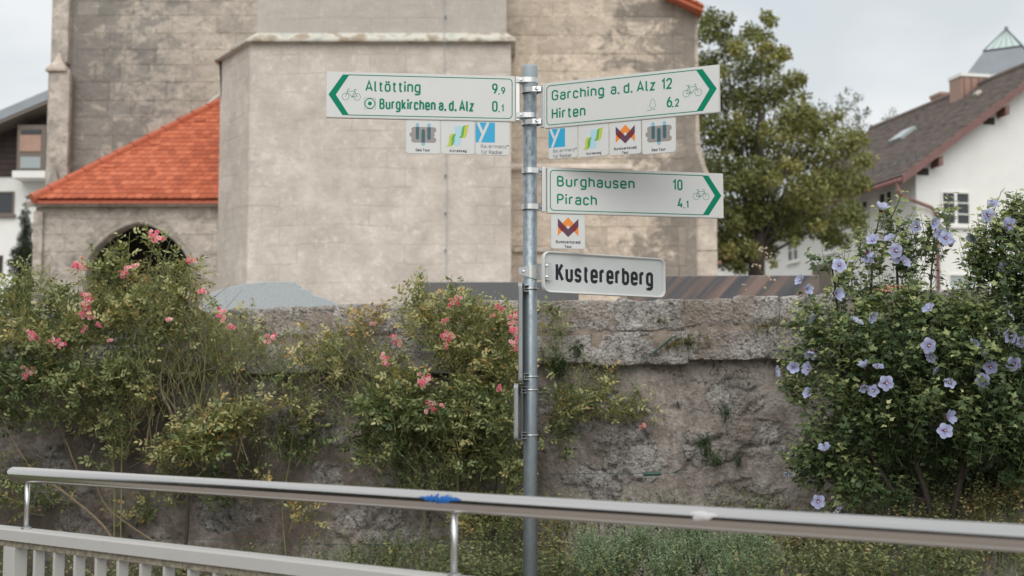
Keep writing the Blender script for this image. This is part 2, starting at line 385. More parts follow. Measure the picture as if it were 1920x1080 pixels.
def stripes():
    m, nt, b = newmat('striped_paradiso_granite'); q = NB(nt)
    m1 = q.N.new('ShaderNodeMapping'); m1.inputs['Rotation'].default_value = (0, R(-42), 0)
    m2 = q.N.new('ShaderNodeMapping'); m2.inputs['Scale'].default_value = (8.5, 1, .55)
    w_ = q.N.new('ShaderNodeTexNoise'); w_.inputs['Scale'].default_value = 1; w_.inputs['Detail'].default_value = 5; w_.inputs['Roughness'].default_value = .55
    q.L.new(q.pos, m1.inputs[0]); q.L.new(m1.outputs[0], m2.inputs[0]); q.L.new(m2.outputs[0], w_.inputs['Vector'])
    c = q.ramp(w_.outputs['Fac'], [(.38, (.045,.050,.062)), (.48, (.085,.085,.095)), (.52, (.145,.105,.092)), (.62, (.225,.158,.135))])
    c = q.mix(q.ramp(q.noise(60, 5, .7), [(.4, 0.0), (.7, .3)]), c, (.09,.075,.075))
    q.L.new(c, b.inputs['Base Color']); b.inputs['Roughness'].default_value = .35; return m
M['gran_stripe'] = stripes()
def leafmat(name, stops, trans=.2, rough=.5, spec=.35):
    m, nt, b = newmat(name); q = NB(nt)
    c = q.ramp(q.attr('tint'), stops)
    c = q.mix(q.ramp(q.noise(25, 3, .6), [(.4, 0.0), (.75, .18)]), c, [x*.8 for x in stops[0][1]])
    q.L.new(c, b.inputs['Base Color']); b.inputs['Roughness'].default_value = rough; b.inputs['Specular IOR Level'].default_value = spec
    t = q.N.new('ShaderNodeBsdfTranslucent'); q.L.new(q.mix(1.0, c, (1.15, 1.2, .6), 'MULTIPLY'), t.inputs['Color'])
    mx = q.N.new('ShaderNodeMixShader'); mx.inputs[0].default_value = trans
    q.L.new(b.outputs[0], mx.inputs[1]); q.L.new(t.outputs[0], mx.inputs[2])
    q.L.new(mx.outputs[0], q.N['Material Output'].inputs['Surface']); return m
M['rose_leaf'] = leafmat('rose_leaves', [(0, (.055,.095,.040)), (.28, (.165,.22,.09)), (.60, (.38,.385,.18)), (.85, (.54,.49,.24)), (1, (.56,.36,.15))])
M['hib_leaf'] = leafmat('hibiscus_leaves', [(0, (.040,.072,.034)), (.4, (.105,.155,.065)), (.7, (.28,.33,.135)), (1, (.50,.52,.25))])
M['tree_leaf'] = leafmat('tree_leaves', [(0, (.065,.088,.035)), (.42, (.20,.22,.08)), (.8, (.37,.36,.13)), (1, (.28,.20,.055))])
M['far_leaf'] = leafmat('far_tree_leaves', [(0, (.075,.09,.055)), (.5, (.12,.135,.085)), (1, (.17,.17,.10))])
M['conifer'] = leafmat('conifer_needles', [(0, (.018,.032,.016)), (.5, (.036,.056,.022)), (1, (.10,.105,.03))])
M['weed_leaf'] = leafmat('weed_leaves', [(0, (.04,.072,.030)), (.4, (.125,.16,.065)), (.75, (.30,.28,.12)), (1, (.40,.26,.13))])
M['mint_leaf'] = leafmat('silver_green_leaves', [(0, (.12,.18,.09)), (.5, (.29,.38,.22)), (.94, (.25,.30,.22)), (.97, (.18,.17,.38)), (1, (.22,.2,.42))])
M['fern_leaf'] = leafmat('dark_wall_plant_leaves', [(0, (.02,.05,.02)), (.6, (.05,.10,.03)), (1, (.12,.17,.05))])
M['moss_leaf'] = leafmat('moss_tufts', [(0, (.07,.07,.02)), (.6, (.15,.15,.035)), (1, (.26,.22,.06))])
M['bark'] = plain('cane_bark', (.23,.18,.115), .85, 0, .35, 30)
M['cane_green'] = plain('green_cane', (.21,.20,.075), .7, 0, .3, 20)
M['bark_dark'] = plain('dark_bark', (.055,.045,.036), .9, 0, .3, 5)
def petalmat(name, stops, trans=.35):
    return leafmat(name, stops, trans, .6, .2)
M['pink'] = petalmat('pink_petals', [(0, (.72,.09,.17)), (.4, (.82,.20,.33)), (.7, (.90,.44,.56)), (1, (.93,.76,.78))])
M['lilac'] = petalmat('lilac_blue_petals', [(0, (.16,.015,.05)), (.17, (.22,.05,.16)), (.30, (.40,.43,.74)), (1, (.54,.59,.85))])
M['stamen'] = plain('cream_stamen', (.8,.74,.5), .7)
M['dry'] = plain('dry_flower_heads', (.42,.35,.25), .9, 0, .3, 60)
M['wire'] = plain('dark_green_wire', (.03,.09,.075), .5)
M['soil'] = plain('dark_soil', (.085,.066,.05), .95, 0, .5, 8, .9, 30)
M['asphalt'] = plain('grey_brown_path', (.30,.265,.235), .95, 0, .25, 5, .5, 90)
M['earth'] = plain('meadow_ground', (.10,.12,.05), .95, 0, .4, .5)
M['gravel'] = plain('cemetery_gravel', (.28,.25,.22), .95, 0, .3, 2)
M['terracotta'] = plain('terracotta', (.36,.17,.12), .8)

# ================================================================ GROUND
def sheet(name, x0, x1, y0, y1, z, mat):
    o = obj(name, [(x0,y0,z),(x1,y0,z),(x1,y1,z),(x0,y1,z)], [(0,1,2,3)], mat); o['kind'] = 'structure'; return o
sheet('ground', -900, 900, -900, 900, -.12, M['earth'])
sheet('path', -30, 30, -7, 5.3, 0.0, M['asphalt'])
# retaining wall line: point at u -> plan
WD = Vector((1.0, -.215, 0)).normalized(); WN = Vector((WD.y, -WD.x, 0))   # WN faces the camera
if WN.y > 0: WN = -WN
W0 = Vector((.1, 8.05, 0))
def onwall(u, v, off=0.0):
    """(s, z) on the wall face plane (moved off toward the viewer)"""
    d = P(u, v, 1.0)-Vector((0, 0, EYE)); p0 = W0+WN*off
    t = (p0-Vector((0, 0, EYE))).dot(WN)/d.dot(WN); p = Vector((0, 0, EYE))+d*t
    return (p-W0).dot(WD), p.z
def wp(s, z, off=0.0): return Vector((W0.x+WD.x*s+WN.x*off, W0.y+WD.y*s+WN.y*off, z))
def wu(u, v, off=0.0):
    s, z = onwall(u, v, off); return wp(s, z, off)
b = MB()
T = [wp(-60, 1.78, -.4), wp(60, 1.78, -.4)]
obj('cemetery_ground', [T[0], T[1], (900, 900, 1.78), (-900, 900, 1.78)], [(0,1,2,3)], M['gravel'])['kind'] = 'structure'
# planted bed, a sheet rising to the wall foot
ns, nt_ = 140, 40
S = np.linspace(-7, 8, ns); Tt = np.linspace(0, 1, nt_)
SS, TT = np.meshgrid(S, Tt)
off = 3.0*(1-TT)-.05
px = W0.x+WD.x*SS+WN.x*off; py = W0.y+WD.y*SS+WN.y*off
h = fbm(np.stack([px.ravel(), py.ravel(), px.ravel()*0], 1), 1.6, 5, 3).reshape(px.shape)
pz = -.06+.60*TT**.8+h*.16*TT
idx = np.arange(ns*nt_).reshape(nt_, ns)
fc = np.stack([idx[:-1,:-1].ravel(), idx[:-1,1:].ravel(), idx[1:,1:].ravel(), idx[1:,:-1].ravel()], 1)
obj('planted_bed', np.stack([px, py, pz], -1).reshape(-1, 3), fc, M['soil'], smooth=True)['kind'] = 'structure'
def bedz(off_): t = min(1, max(0, 1-(off_+.05)/3.0)); return -.06+.60*t**.8

# ================================================================ CHURCH
church = empty('church', (-3, 31, 1.8), 0, 'weathered stone church with red tiled side porch behind the cemetery wall', 'church')
def courses(x0, x1, z0, z1, hmin, hmax, wmin, wmax, rng):
    z = z0
    while z < z1-.05:
        h = min(rng.uniform(hmin, hmax), z1-z)
        if z1-(z+h) < .12: h = z1-z
        x = x0-rng.uniform(0, wmin*.4); row = []
        while x < x1:
            wd = rng.uniform(wmin, wmax); a = max(x, x0); c = min(x+wd, x1)
            if x1-c < .15: c = x1
            if c-a > .06: row.append((a, c))
            x += wd
            if c == x1: break
        yield z, z+h, row
        z += h
def stone_box(name, x0, x1, z0, z1, y, depth, mat, parent, rng, x0t=None, x1t=None, gap=.003):
    """chamfered ashlar block, front at y-depth (toward the camera)"""
    g = gap; x0 += g; x1 -= g; z0 += g; z1 -= g
    a0 = (x0t+g) if x0t is not None else x0; a1 = (x1t-g) if x1t is not None else x1
    yf = y-depth*.55; c = .009; j = lambda: rng.uniform(-.006, .006)
    base = [(x0, y, z0), (x1, y, z0), (a1, y, z1), (a0, y, z1)]
    mid = [(x0+j(), yf+c, z0+j()), (x1+j(), yf+c, z0+j()), (a1+j(), yf+c, z1+j()), (a0+j(), yf+c, z1+j())]
    fr = [(x0+c, yf+j()*.6, z0+c), (x1-c, yf+j()*.6, z0+c), (a1-c, yf+j()*.6, z1-c), (a0+c, yf+j()*.6, z1-c)]
    v = base+mid+fr; f = [(8,9,10,11)]
    for k in (0, 4):
        for i in range(4):
            n = (i+1) % 4; f.append((k+i, k+n, k+4+n, k+4+i))
    return obj(name, v, f, mat, parent)
rng = random.Random(11)
TY = 35.5
# --- left tower wall (far plane)
xl = P(96, 200, TY).x; xr = -4.2; ztop = P(300, -60, TY).z
b = MB(); b.box(xl+.02, xr, TY, TY+7, 1.8, ztop)
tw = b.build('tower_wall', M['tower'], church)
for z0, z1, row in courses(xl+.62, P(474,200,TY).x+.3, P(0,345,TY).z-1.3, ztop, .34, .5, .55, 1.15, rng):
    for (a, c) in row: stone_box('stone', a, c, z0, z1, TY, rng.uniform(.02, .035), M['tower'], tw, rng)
# corner pilaster with little stone caps
xp0, xp1 = P(96, 60, TY-.25).x, P(128, 60, TY-.25).x
b = MB(); b.box(xp0, xp1, TY-.25, TY+.6, P(0,118,TY-.25).z, ztop)
pil = b.build('pilaster', M['porch'], church, bevel=.03)
xq0, xq1 = P(91, 200, TY-.5).x, P(129, 200, TY-.5).x
b = MB(); b.box(xq0, xq1, TY-.5, TY-.251, 1.8, P(0,131,TY-.5).z); b.box(xq0-.12, xq0+.3, TY-.25, TY+.6, 1.8, P(0,131,TY-.25).z)
b.build('buttress', M['porch'], church, bevel=.03)
def pyramid_cap(xc, yc, zb, zt, hw, mat, name='stone_cap'):
    b = MB(); b.box(xc-hw, xc+hw, yc-hw, yc+hw, zb-.07, zb)
    b.add([(xc-hw*.97, yc-hw*.97, zb), (xc+hw*.97, yc-hw*.97, zb), (xc+hw*.97, yc+hw*.97, zb), (xc-hw*.97, yc+hw*.97, zb),
           (xc-hw*.45, yc-hw*.45, zb+(zt-zb)*.42), (xc+hw*.45, yc-hw*.45, zb+(zt-zb)*.42), (xc+hw*.45, yc+hw*.45, zb+(zt-zb)*.42), (xc-hw*.45, yc+hw*.45, zb+(zt-zb)*.42), (xc, yc, zt)],
          [(0,1,5,4),(1,2,6,5),(2,3,7,6),(3,0,4,7),(4,5,8),(5,6,8),(6,7,8),(7,4,8)])
    return b.build(name, mat, church, bevel=.012)
pc = (P(86,130,TY-.5).x+P(126,130,TY-.5).x)/2
pyramid_cap(pc, TY-.3, P(0,129,TY-.5).z, P(0,92,TY-.5).z, .27, M['quoin'])
pyramid_cap(P(103,340,TY-.6).x, TY-.62, P(0,352,TY-.6).z, P(0,308,TY-.6).z, .2, M['tower'])
# --- polygonal stair turret / choir block in the middle
CY = 30.0
zc = P(700, 80, CY).z                      # cornice underside
xa, xb = P(470, 80, CY).x, P(958, 80, CY).x
xs, ys = P(414, 110, 31.7).x, 31.7
def poly_block(name, pts, z0, z1, mat, parent, bevel=0):
    b = MB(); b.prism([Vector((x, y, z0)) for x, y in pts], (0, 0, z1-z0)); return b.build(name, mat, parent, bevel=bevel)
low = [(xa, CY), (xb, CY), (xb, 36), (xs, 36), (xs, ys)]
lw = poly_block('choir_wall', low, 1.8, zc, M['limewash'], church)
up = [(xa+.12, CY+.10), (xb-.10, CY+.10), (xb-.10, 36), (xa-.1, 36), ]
poly_block('upper_choir_wall', up, zc+.08, zc+2.2, M['limewash'], church)
lo2 = [(xa-.06, CY-.16), (xb+.10, CY-.16), (xb+.10, 36.1), (xs-.14, 36.1), (xs-.14, ys-.06)]
co_ = poly_block('cornice', lo2, zc, zc+.05, M['ledge'], church)
b = MB()
z0_, z1_ = zc+.05, zc+.26
bp = [Vector((x, y, z0_)) for x, y in lo2]; cxm = sum(p.x for p in bp)/5; 
tp = [Vector((xa+.13, CY+.12, z1_)), Vector((xb-.11, CY+.12, z1_)), Vector((xb-.11, 36, z1_)), Vector((xa-.09, 36, z1_)), Vector((xa-.02, CY+.6, z1_))]
b.add(bp+tp, [(0,1,6,5),(1,2,7,6),(2,3,8,7),(3,4,9,8),(4,0,5,9),(5,6,7,8,9)])
b.build('weathering_ledge', M['ledge'], church)
# small dark iron bracket under the cornice on the left return
b = MB(); xx, yy = P(412, 150, 31.6).x, 31.62
b.prism([(xx-.03, yy, zc-.02), (xx+.05, yy, zc-.02), (xx+.05, yy, zc-1.15), (xx+.01, yy, zc-.6)], (0, .1, 0)); b.build('gutter_bracket', M['deepdark'], church)
# lightning conductor
b = MB(); pts = [P(832, -30, CY-.06-.0), P(833, 66, CY-.06)]
pts = [Vector((P(832, -40, CY).x, CY+.05, zc+2.2)), Vector((P(833, 60, CY).x, CY+.05, zc+.28)), Vector((P(833, 80, CY).x, CY-.20, zc+.06)), Vector((P(834, 84, CY).x, CY-.19, zc-.03)), Vector((P(834, 100, CY).x, CY-.05, zc-.3)), Vector((P(838, 340, CY).x, CY-.05, 6.2)), Vector((P(836, 560, CY).x, CY-.05, 1.8))]
b.tube(pts, .009, 6); cond = b.build('lightning_conductor', M['gran_blue'], church)
for v in (30, 160, 330, 400, 470, 540):
    p = P(835, v, CY); b = MB(); b.obox((p.x, CY-.035 if v > 70 else CY+.07, p.z), (1,0,0), (0,1,0), (0,0,1), .016, .034, .022); b.build('clip', M['seam'], cond)
# --- right wall
RY = 31.2
xr0, xr1 = xb-.3, P(1284, 300, RY).x
zt = P(0, -70, RY).z
b = MB(); b.box(xr0, xr1+.25, RY, RY+5, 1.8, zt-.2)
rw = b.build('nave_wall', M['church_beige'], church)
for z0, z1, row in courses(xb-.15, xr1, 2.0+1.4, zt, .36, .5, .62, 1.25, rng):
    for (a, c) in row: stone_box('stone', a, c, z0, z1, RY, rng.uniform(.018, .03), M['church_beige'], rw, rng)
# corner quoins, lit face put into their paler colour, stepping out towards the ground
z = 2.0; qn = 0
while z < P(0, 12, RY).z:
    h = rng.uniform(.42, .58); zz = min(z+h, P(0, 12, RY).z)
    def qx(zv):
        u = np.interp(zv, [P(0,348,RY).z, P(0,336,RY).z, P(0,300,RY).z, P(0,262,RY).z], [1348, 1329, 1328, 1316]); return P(float(u), 300, RY-.28).x
    stone_box('quoin', xr1+.002, qx(z), z, zz, RY+.6, .92, M['quoin'], rw, rng, gap=.003, x1t=qx(zz)); z += h
b = MB(); b.box(xr1+.03, P(1312,100,RY-.2).x-.05, RY+.61, RY+4.9, 1.8, zt-.3); b.build('side_wall', M['church_beige'], church)
# gabled pinnacle relief on the corner
b = MB(); xc = P(1306, 320, RY-.3).x; zb = P(0, 338, RY-.3).z; zt2 = P(0, 288, RY-.3).z
b.prism([(xc-.20, RY-.42, zb), (xc+.20, RY-.42, zb), (xc, RY-.42, zt2)], (0, .12, 0)); b.prism([(xc-.12, RY-.44, zb), (xc+.12, RY-.44, zb), (xc, RY-.44, zt2-.2)], (0, .019, 0))
b.build('gablet', M['church_beige'], church)
# string course and blocked window sill
b = MB(); z_ = P(0, 316, RY).z; xe = P(1185, 300, RY).x
b.prism([(xb-.1, RY-.02, z_-.09), (xb-.1, RY-.13, z_-.03), (xb-.1, RY-.13, z_+.02), (xb-.1, RY-.02, z_+.11)], (xe-xb+.1, 0, 0)); b.build('string_course', M['quoin'], church)
b = MB(); z_ = P(0, 470, RY).z; xe = P(1030, 300, RY).x
b.box(xb+.05, xe, RY-.12, RY-.02, z_-.04, z_+.05); b.build('window_sill', M['quoin'], church, bevel=.01)
# verge of the nave roof, only its corner in view
va, vb_ = P(1240, -22, RY-.4), P(1318, 13, RY-.4)
d = (vb_-va); nseg = 7; b = MB(); b.hexa([va+Vector((0,0,-.10)), vb_+Vector((0,0,-.10)), vb_+Vector((0,3,-.10)), va+Vector((0,3,-.10))], [va, vb_, vb_+Vector((0,3,0)), va+Vector((0,3,0))])
nr = b.build('nave_roof', M['tile'], church)
for k in range(6):
    a = va+d*(k/6); c = va+d*((k+1.12)/6); b = MB(); b.hexa([a+Vector((0,-.06,.005)), c+Vector((0,-.06,.005)), c+Vector((0,.5,.005)), a+Vector((0,.5,.005))], [a+Vector((0,-.06,.075)), c+Vector((0,-.06,.045)), c+Vector((0,.5,.045)), a+Vector((0,.5,.075))])
    b.build('roof_tile', M['tile'], nr)
# --- porch
PY = 32.1; EYv = 31.75
x0p, x1p = P(66, 450, PY).x, xs+.04
ze = P(0, 374, EYv).z
zw = P(0, 388, PY).z
ac = P(259, 450, PY).x; hw = 97/81.0; zsp = P(0, 500, PY).z; rise = P(0, 419, PY).z-zsp
def aw(z, e=0.0):
    if z < zsp: return hw+e
    t = (z-zsp)/(rise+e)
    return 0 if t >= 1 else (hw+e)*(1-t**1.55)**.62
EX = .16
# backing wall in thin rows, with the arch left open
b = MB(); zs = list(np.linspace(1.8, zsp, 4))[:-1]+list(zsp+(rise+EX)*np.sin(np.linspace(0, math.pi/2, 26)))+[zw]
for a, c in zip(zs[:-1], zs[1:]):
    for sgn in (-1, 1):
        e0 = aw(a, .02); e1 = aw(c, .02); xo = x0p if sgn < 0 else x1p
        A_ = ac+sgn*e0; B_ = ac+sgn*e1
        b.hexa(*( ([(xo,PY,a),(A_,PY,a),(A_,PY+.5,a),(xo,PY+.5,a)], [(xo,PY,c),(B_,PY,c),(B_,PY+.5,c),(xo,PY+.5,c)]) if sgn < 0 else
                  ([(A_,PY,a),(xo,PY,a),(xo,PY+.5,a),(A_,PY+.5,a)], [(B_,PY,c),(xo,PY,c),(xo,PY+.5,c),(B_,PY+.5,c)]) ))
pw = b.build('porch_wall', M['porch'], church)
b = MB(); b.box(x0p, x0p+.5, PY+.501, TY-.3, 1.8, zw); b.build('porch_side_wall', M['porch'], church)
for z0, z1, row in courses(x0p, x1p, P(0,600,PY).z, zw-.01, .36, .46, .55, 1.0, rng):
    for (a, c) in row:
        for sgn in (-1, 1):
            l0, l1 = ac-aw(z0, EX), ac-aw(z1, EX); r0, r1 = ac+aw(z0, EX), ac+aw(z1, EX)
            solid = aw(z0, EX) == 0
            if solid:
                if sgn < 0: stone_box('stone', a, c, z0, z1, PY, rng.uniform(.018, .03), M['porch'], pw, rng)
                continue
            if sgn < 0:
                q0, q1 = a, min(c, l0); t1 = min(c, l1)
                if q1-q0 > .1: stone_box('stone', q0, q1, z0, z1, PY, rng.uniform(.018, .03), M['porch'], pw, rng, x1t=t1)
            else:
                q0, q1 = max(a, r0), c; t0 = max(a, r1)
                if q1-q0 > .1: stone_box('stone', q0, q1, z0, z1, PY, rng.uniform(.018, .03), M['porch'], pw, rng, x0t=t0)
# arch stones
zz = list(np.linspace(2.6, zsp, 4))[:-1]+list(zsp+rise*np.sin(np.linspace(0, math.pi/2, 9)))
for sgn in (-1, 1):
    for a, c in zip(zz[:-1], zz[1:]):
        def pt(z, e): return ac+sgn*max(aw(min(z, zsp+rise), 0)+0, 0), z
        def po(z):
            t = (z-zsp)/rise
            return (ac+sgn*(hw+EX), z) if z <= zsp else (ac+sgn*aw(zsp+(rise+EX)*min(t, 1), EX), zsp+(rise+EX)*min(t, 1))
        i0, i1, o0, o1 = pt(a, 0), pt(c, 0), po(a), po(c)
        b = MB(); b.hexa([(i0[0],PY+.05,i0[1]),(o0[0],PY-.035,o0[1]),(o0[0],PY+.45,o0[1]),(i0[0],PY+.45,i0[1])], [(i1[0],PY+.05,i1[1]),(o1[0],PY-.035,o1[1]),(o1[0],PY+.45,o1[1]),(i1[0],PY+.45,i1[1])])
        b.build('arch_stone', M['porch'], pw, bevel=.006)
b = MB(); b.box(x0p+.5, x1p, TY-.35, TY-.02, 1.8, zw); b.build('porch_shade_panel', M['deepdark'], church)  # near-black panel before the tower wall, porch shade put into its colour
b = MB(); b.prism([(x0p-.16, PY-.02, zw), (x0p-.16, PY-.20, ze-.14), (x0p-.16, PY-.24, ze-.03), (x0p-.16, PY-.02, ze-.03)], (x1p-x0p+.16, 0, 0)); b.build('porch_cornice', M['porch'], church)
b = MB(); b.box(x0p-.02, x0p+.2, PY-.12, PY-.03, 2.2, zw-.12); b.build('corner_pier', M['porch'], church, bevel=.02)
b = MB(); z_ = P(0,548,PY).z; b.box(x0p-.06, ac-hw-EX, PY-.1, PY-.03, z_-.1, z_); b.build('plinth', M['porch'], church, bevel=.02)
# porch roof: hip plane with single tiles
E0 = Vector((P(60, 374, EYv).x, EYv, ze)); tt = 3.6; ap = Vector((E0.x+tt, EYv+tt, P(0, 190, EYv+tt).z)); rz_ = (ap.z-E0.z)/tt
xend = xs+.05
b = MB(); zlo = -.10
pr = [Vector((E0.x+.05, EYv+.03, ze-.03)), Vector((xend+.5, EYv+.03, ze-.03)), Vector((xend+.5, EYv+.03+tt, ze-.03+rz_*tt)), Vector((ap.x, ap.y, ap.z-.03)), Vector((E0.x+.05, TY, ze-.03))]
b.add(pr+[p-Vector((0,0,.06)) for p in pr], [(0,1,2,3),(0,3,4),(5,8,7,6),(5,9,8),(0,5,6,1)])
prf = b.build('porch_roof', M['ridge'], church)
nrow = 24; sl_ = math.hypot(tt, rz_*tt)/nrow; ang = math.atan(rz_); tw_ = .185
b = MB(); Lt = sl_*1.12
# one tile mesh: rounded lower edge, origin at its lower left front
prof = [(0, .03), (.03, .008), (.0925, 0), (.155, .008), (.185, .03)]
vs = [(x-.0925, y, 0) for x, y in prof]+[(.0925, Lt, 0), (-.0925, Lt, 0)]
vs = [(x*.97, y, z) for x, y, z in vs]; n_ = len(vs)
b.add([(x, y, z+.03) for x, y, z in vs]+vs, [tuple(range(n_)), tuple(reversed(range(n_, 2*n_)))]+[(i, i+n_, (i+1) % n_+n_, (i+1) % n_) for i in range(n_)])
proto = None
for r_ in range(nrow):
    f0 = r_/nrow; y = EYv+tt*f0-.02; z = ze+rz_*tt*f0+.01
    xstart = E0.x+tt*f0+.05; x = xend-.05-(tw_*.5 if r_ % 2 else 0)
    xmax = xend
    if r_ % 2 : pass
    while x > xstart-.02:
        loc = Vector((x, y, z+rng.uniform(0, .006)))-PW['church']
        rot = (ang-.085+rng.uniform(-.012, .012), rng.uniform(-.012, .012), rng.uniform(-.012, .012))
        if proto is None:
            proto = b.build('roof_tile', M['tile'], prf, world=False); proto.location = loc; proto.rotation_euler = rot
        else: inst(proto, loc, rot, None, prf)
        x -= tw_
hd = (ap-E0); nh = 12; proto = None
for k in range(nh):
    a = E0+hd*(k/nh)+Vector((0,0,.02)); c = E0+hd*((k+1.15)/nh)+Vector((0,0,.03))
    b = MB(); b.tube([a, a+(c-a)*.12, c], [.125, .115, .085], 10); b.build('ridge_tile', M['ridge'], prf, smooth=False)
for (u, v) in ((368, 235), (285, 279), (199, 321), (275, 358)):
    # small tile vents lying on the slope
    f0 = max(0, min(1, ((P(0, 374, EYv).z-0)*0 + (374-v)/183.0)))
    y = EYv+tt*f0; z = ze+rz_*tt*f0; x = (u-960)/F*y
    b = MB(); b.obox((x, y-.03, z+.045), (1,0,0), (0,math.cos(ang),math.sin(ang)), (0,-math.sin(ang),math.cos(ang)), .13, .05, .03); b.build('vent_tile', M['tile'], prf, bevel=.012)
b = MB(); a = ap+Vector((-1.0,0,-.55)); c = ap+Vector((.4, .0, .5)); b.tube([Vector((P(380,208,TY-.1).x, TY-.05, P(0,204,TY).z)), Vector((P(413,180,TY-.1).x, TY-.05, P(0,178,TY).z))], .05, 6); b.build('flashing', M['ledge'], church)

# ================================================================ RIGHT HOUSE
hs = Vector((-.2105, .977, 0)).normalized(); hg = Vector((hs.y, -hs.x, 0))     # side dir (back-left), gable dir (right)
HC = Vector((P(1709, 0, 45).x, 45, 0)); zE = P(0, 316, 45).z; GW = 5.42; HR = 3.95; HL = 13.2
house = empty('house', (HC.x+2, HC.y+4, 1.8), 0, 'white rendered house with brown tiled roof and red barge board, right of the tree', 'house')
def hp(g, s, z): return Vector((HC.x+hg.x*g+hs.x*s, HC.y+hg.y*g+hs.y*s, z))
b = MB(); b.prism([hp(0,0,1.8), hp(2*GW,0,1.8), hp(2*GW,0,zE), hp(GW,0,zE+HR), hp(0,0,zE)], hs*HL)
b.build('wall', M['housewhite'], house)
ov = .55; oh = .75; sl2 = HR/GW
def rp_(g, s, lift=0): return hp(g, s, zE+sl2*g+.02+lift)
b = MB()
for g0, g1, mir in ((-oh, GW, 0), (GW, 2*GW+oh, 1)):
    f = (lambda g: zE+sl2*g) if not mir else (lambda g: zE+sl2*(2*GW-g))
    b.hexa([hp(g0,-ov,f(g0)+.02), hp(g1,-ov,f(g1)+.02), hp(g1,HL+ov,f(g1)+.02), hp(g0,HL+ov,f(g0)+.02)],
           [hp(g0,-ov,f(g0)+.16), hp(g1,-ov,f(g1)+.16), hp(g1,HL+ov,f(g1)+.16), hp(g0,HL+ov,f(g0)+.16)])
hrf = b.build('roof', M['soffit'], house)
b = MB(); nr_ = 26; rl = (GW+oh)/nr_; slv = Vector((hg.x, hg.y, sl2)).normalized(); nv = Vector((-hg.x*sl2, -hg.y*sl2, 1)).normalized()
for r_ in range(nr_):
    g = -oh+r_*rl; cnt = 46; tl = (HL+2*ov)/cnt
    for k in range(cnt):
        s0 = -ov+k*tl+(tl/2 if r_ % 2 else 0); 
        if s0+tl > HL+ov+.2: continue
        c = hp(g+rl*.5, s0+tl*.5, zE+sl2*(g+rl*.5)+.20+rng.uniform(-.008,.008))
        b.obox(c, slv-nv*.11, hs, nv+slv*.11, rl*.60, tl*.475, .03)
b.build('roof_tiles', M['browntile'], hrf, kind='stuff')
b = MB(); b.tube([rp_(GW,-ov,.22), rp_(GW,HL+ov,.22)], .13, 8); b.build('ridge_capping', M['browntile'], hrf)
b = MB()
for g0, g1 in ((-oh-.03, GW),):
    b.hexa([hp(g0,-ov-.05,zE+sl2*g0-.05), hp(g1,-ov-.05,zE+sl2*g1-.05), hp(g1,-ov-.004,zE+sl2*g1-.05), hp(g0,-ov-.004,zE+sl2*g0-.05)],
           [hp(g0,-ov-.05,zE+sl2*g0+.24), hp(g1,-ov-.05,zE+sl2*g1+.24), hp(g1,-ov-.004,zE+sl2*g1+.24), hp(g0,-ov-.004,zE+sl2*g0+.24)])
b.build('barge_board', M['barge'], hrf)
for g in (.55, 3.0):
    b = MB(); b.hexa([hp(g,-ov,zE+sl2*g-.40), hp(g+.14,-ov,zE+sl2*g-.36), hp(g+.14,-.01,zE+sl2*g-.36), hp(g,-.01,zE+sl2*g-.40)], [hp(g,-ov,zE+sl2*g-.13), hp(g+.14,-ov,zE+sl2*g-.05), hp(g+.14,-.01,zE+sl2*g-.05), hp(g,-.01,zE+sl2*g-.13)]); b.build('purlin_end', M['barge'], hrf)
    b = MB(); b.obox(hp(g-.3, -.02, zE+sl2*(g-.3)-.28), hg, hs, (0,0,1), .20, .03, .11); b.build('eaves_recess_shade', M['deepdark'], hrf)  # dark block on the wall face, shade under the eaves as colour
b = MB()
b.tube([hp(-oh-.08, -ov, zE-sl2*oh+.06), hp(-oh-.08, HL+ov, zE-sl2*oh+.06)], .08, 8); b.build('gutter', M['copper'], hrf, smooth=True)
b = MB(); b.tube([hp(-oh-.08,-.35,zE-sl2*oh), hp(-oh-.04,-.35,zE-sl2*oh-.32), hp(-oh+.1,-.33,zE-sl2*oh-.45), hp(.45,-.16,zE-sl2*oh-.75), hp(.62,-.12,zE-sl2*oh-.9), hp(.66,-.12,zE-sl2*oh-1.2), hp(.66,-.12,1.8)], .06, 10); b.build('downpipe', M['copper'], house, smooth=True)
for k in range(44):      # snow guards
    if k % 1 == 0:
        s = .1+k*.31; c = hp(.1+(.18 if k % 2 else 0), s, zE+sl2*(.1+(.18 if k % 2 else 0))+.30)
        b = MB(); b.obox(c, slv, hs, nv, .02, .015, .06)
        if k == 0: sg = b.build('snow_guard', M['seam'], hrf, world=True)
        else: b.build('snow_guard', M['seam'], hrf)
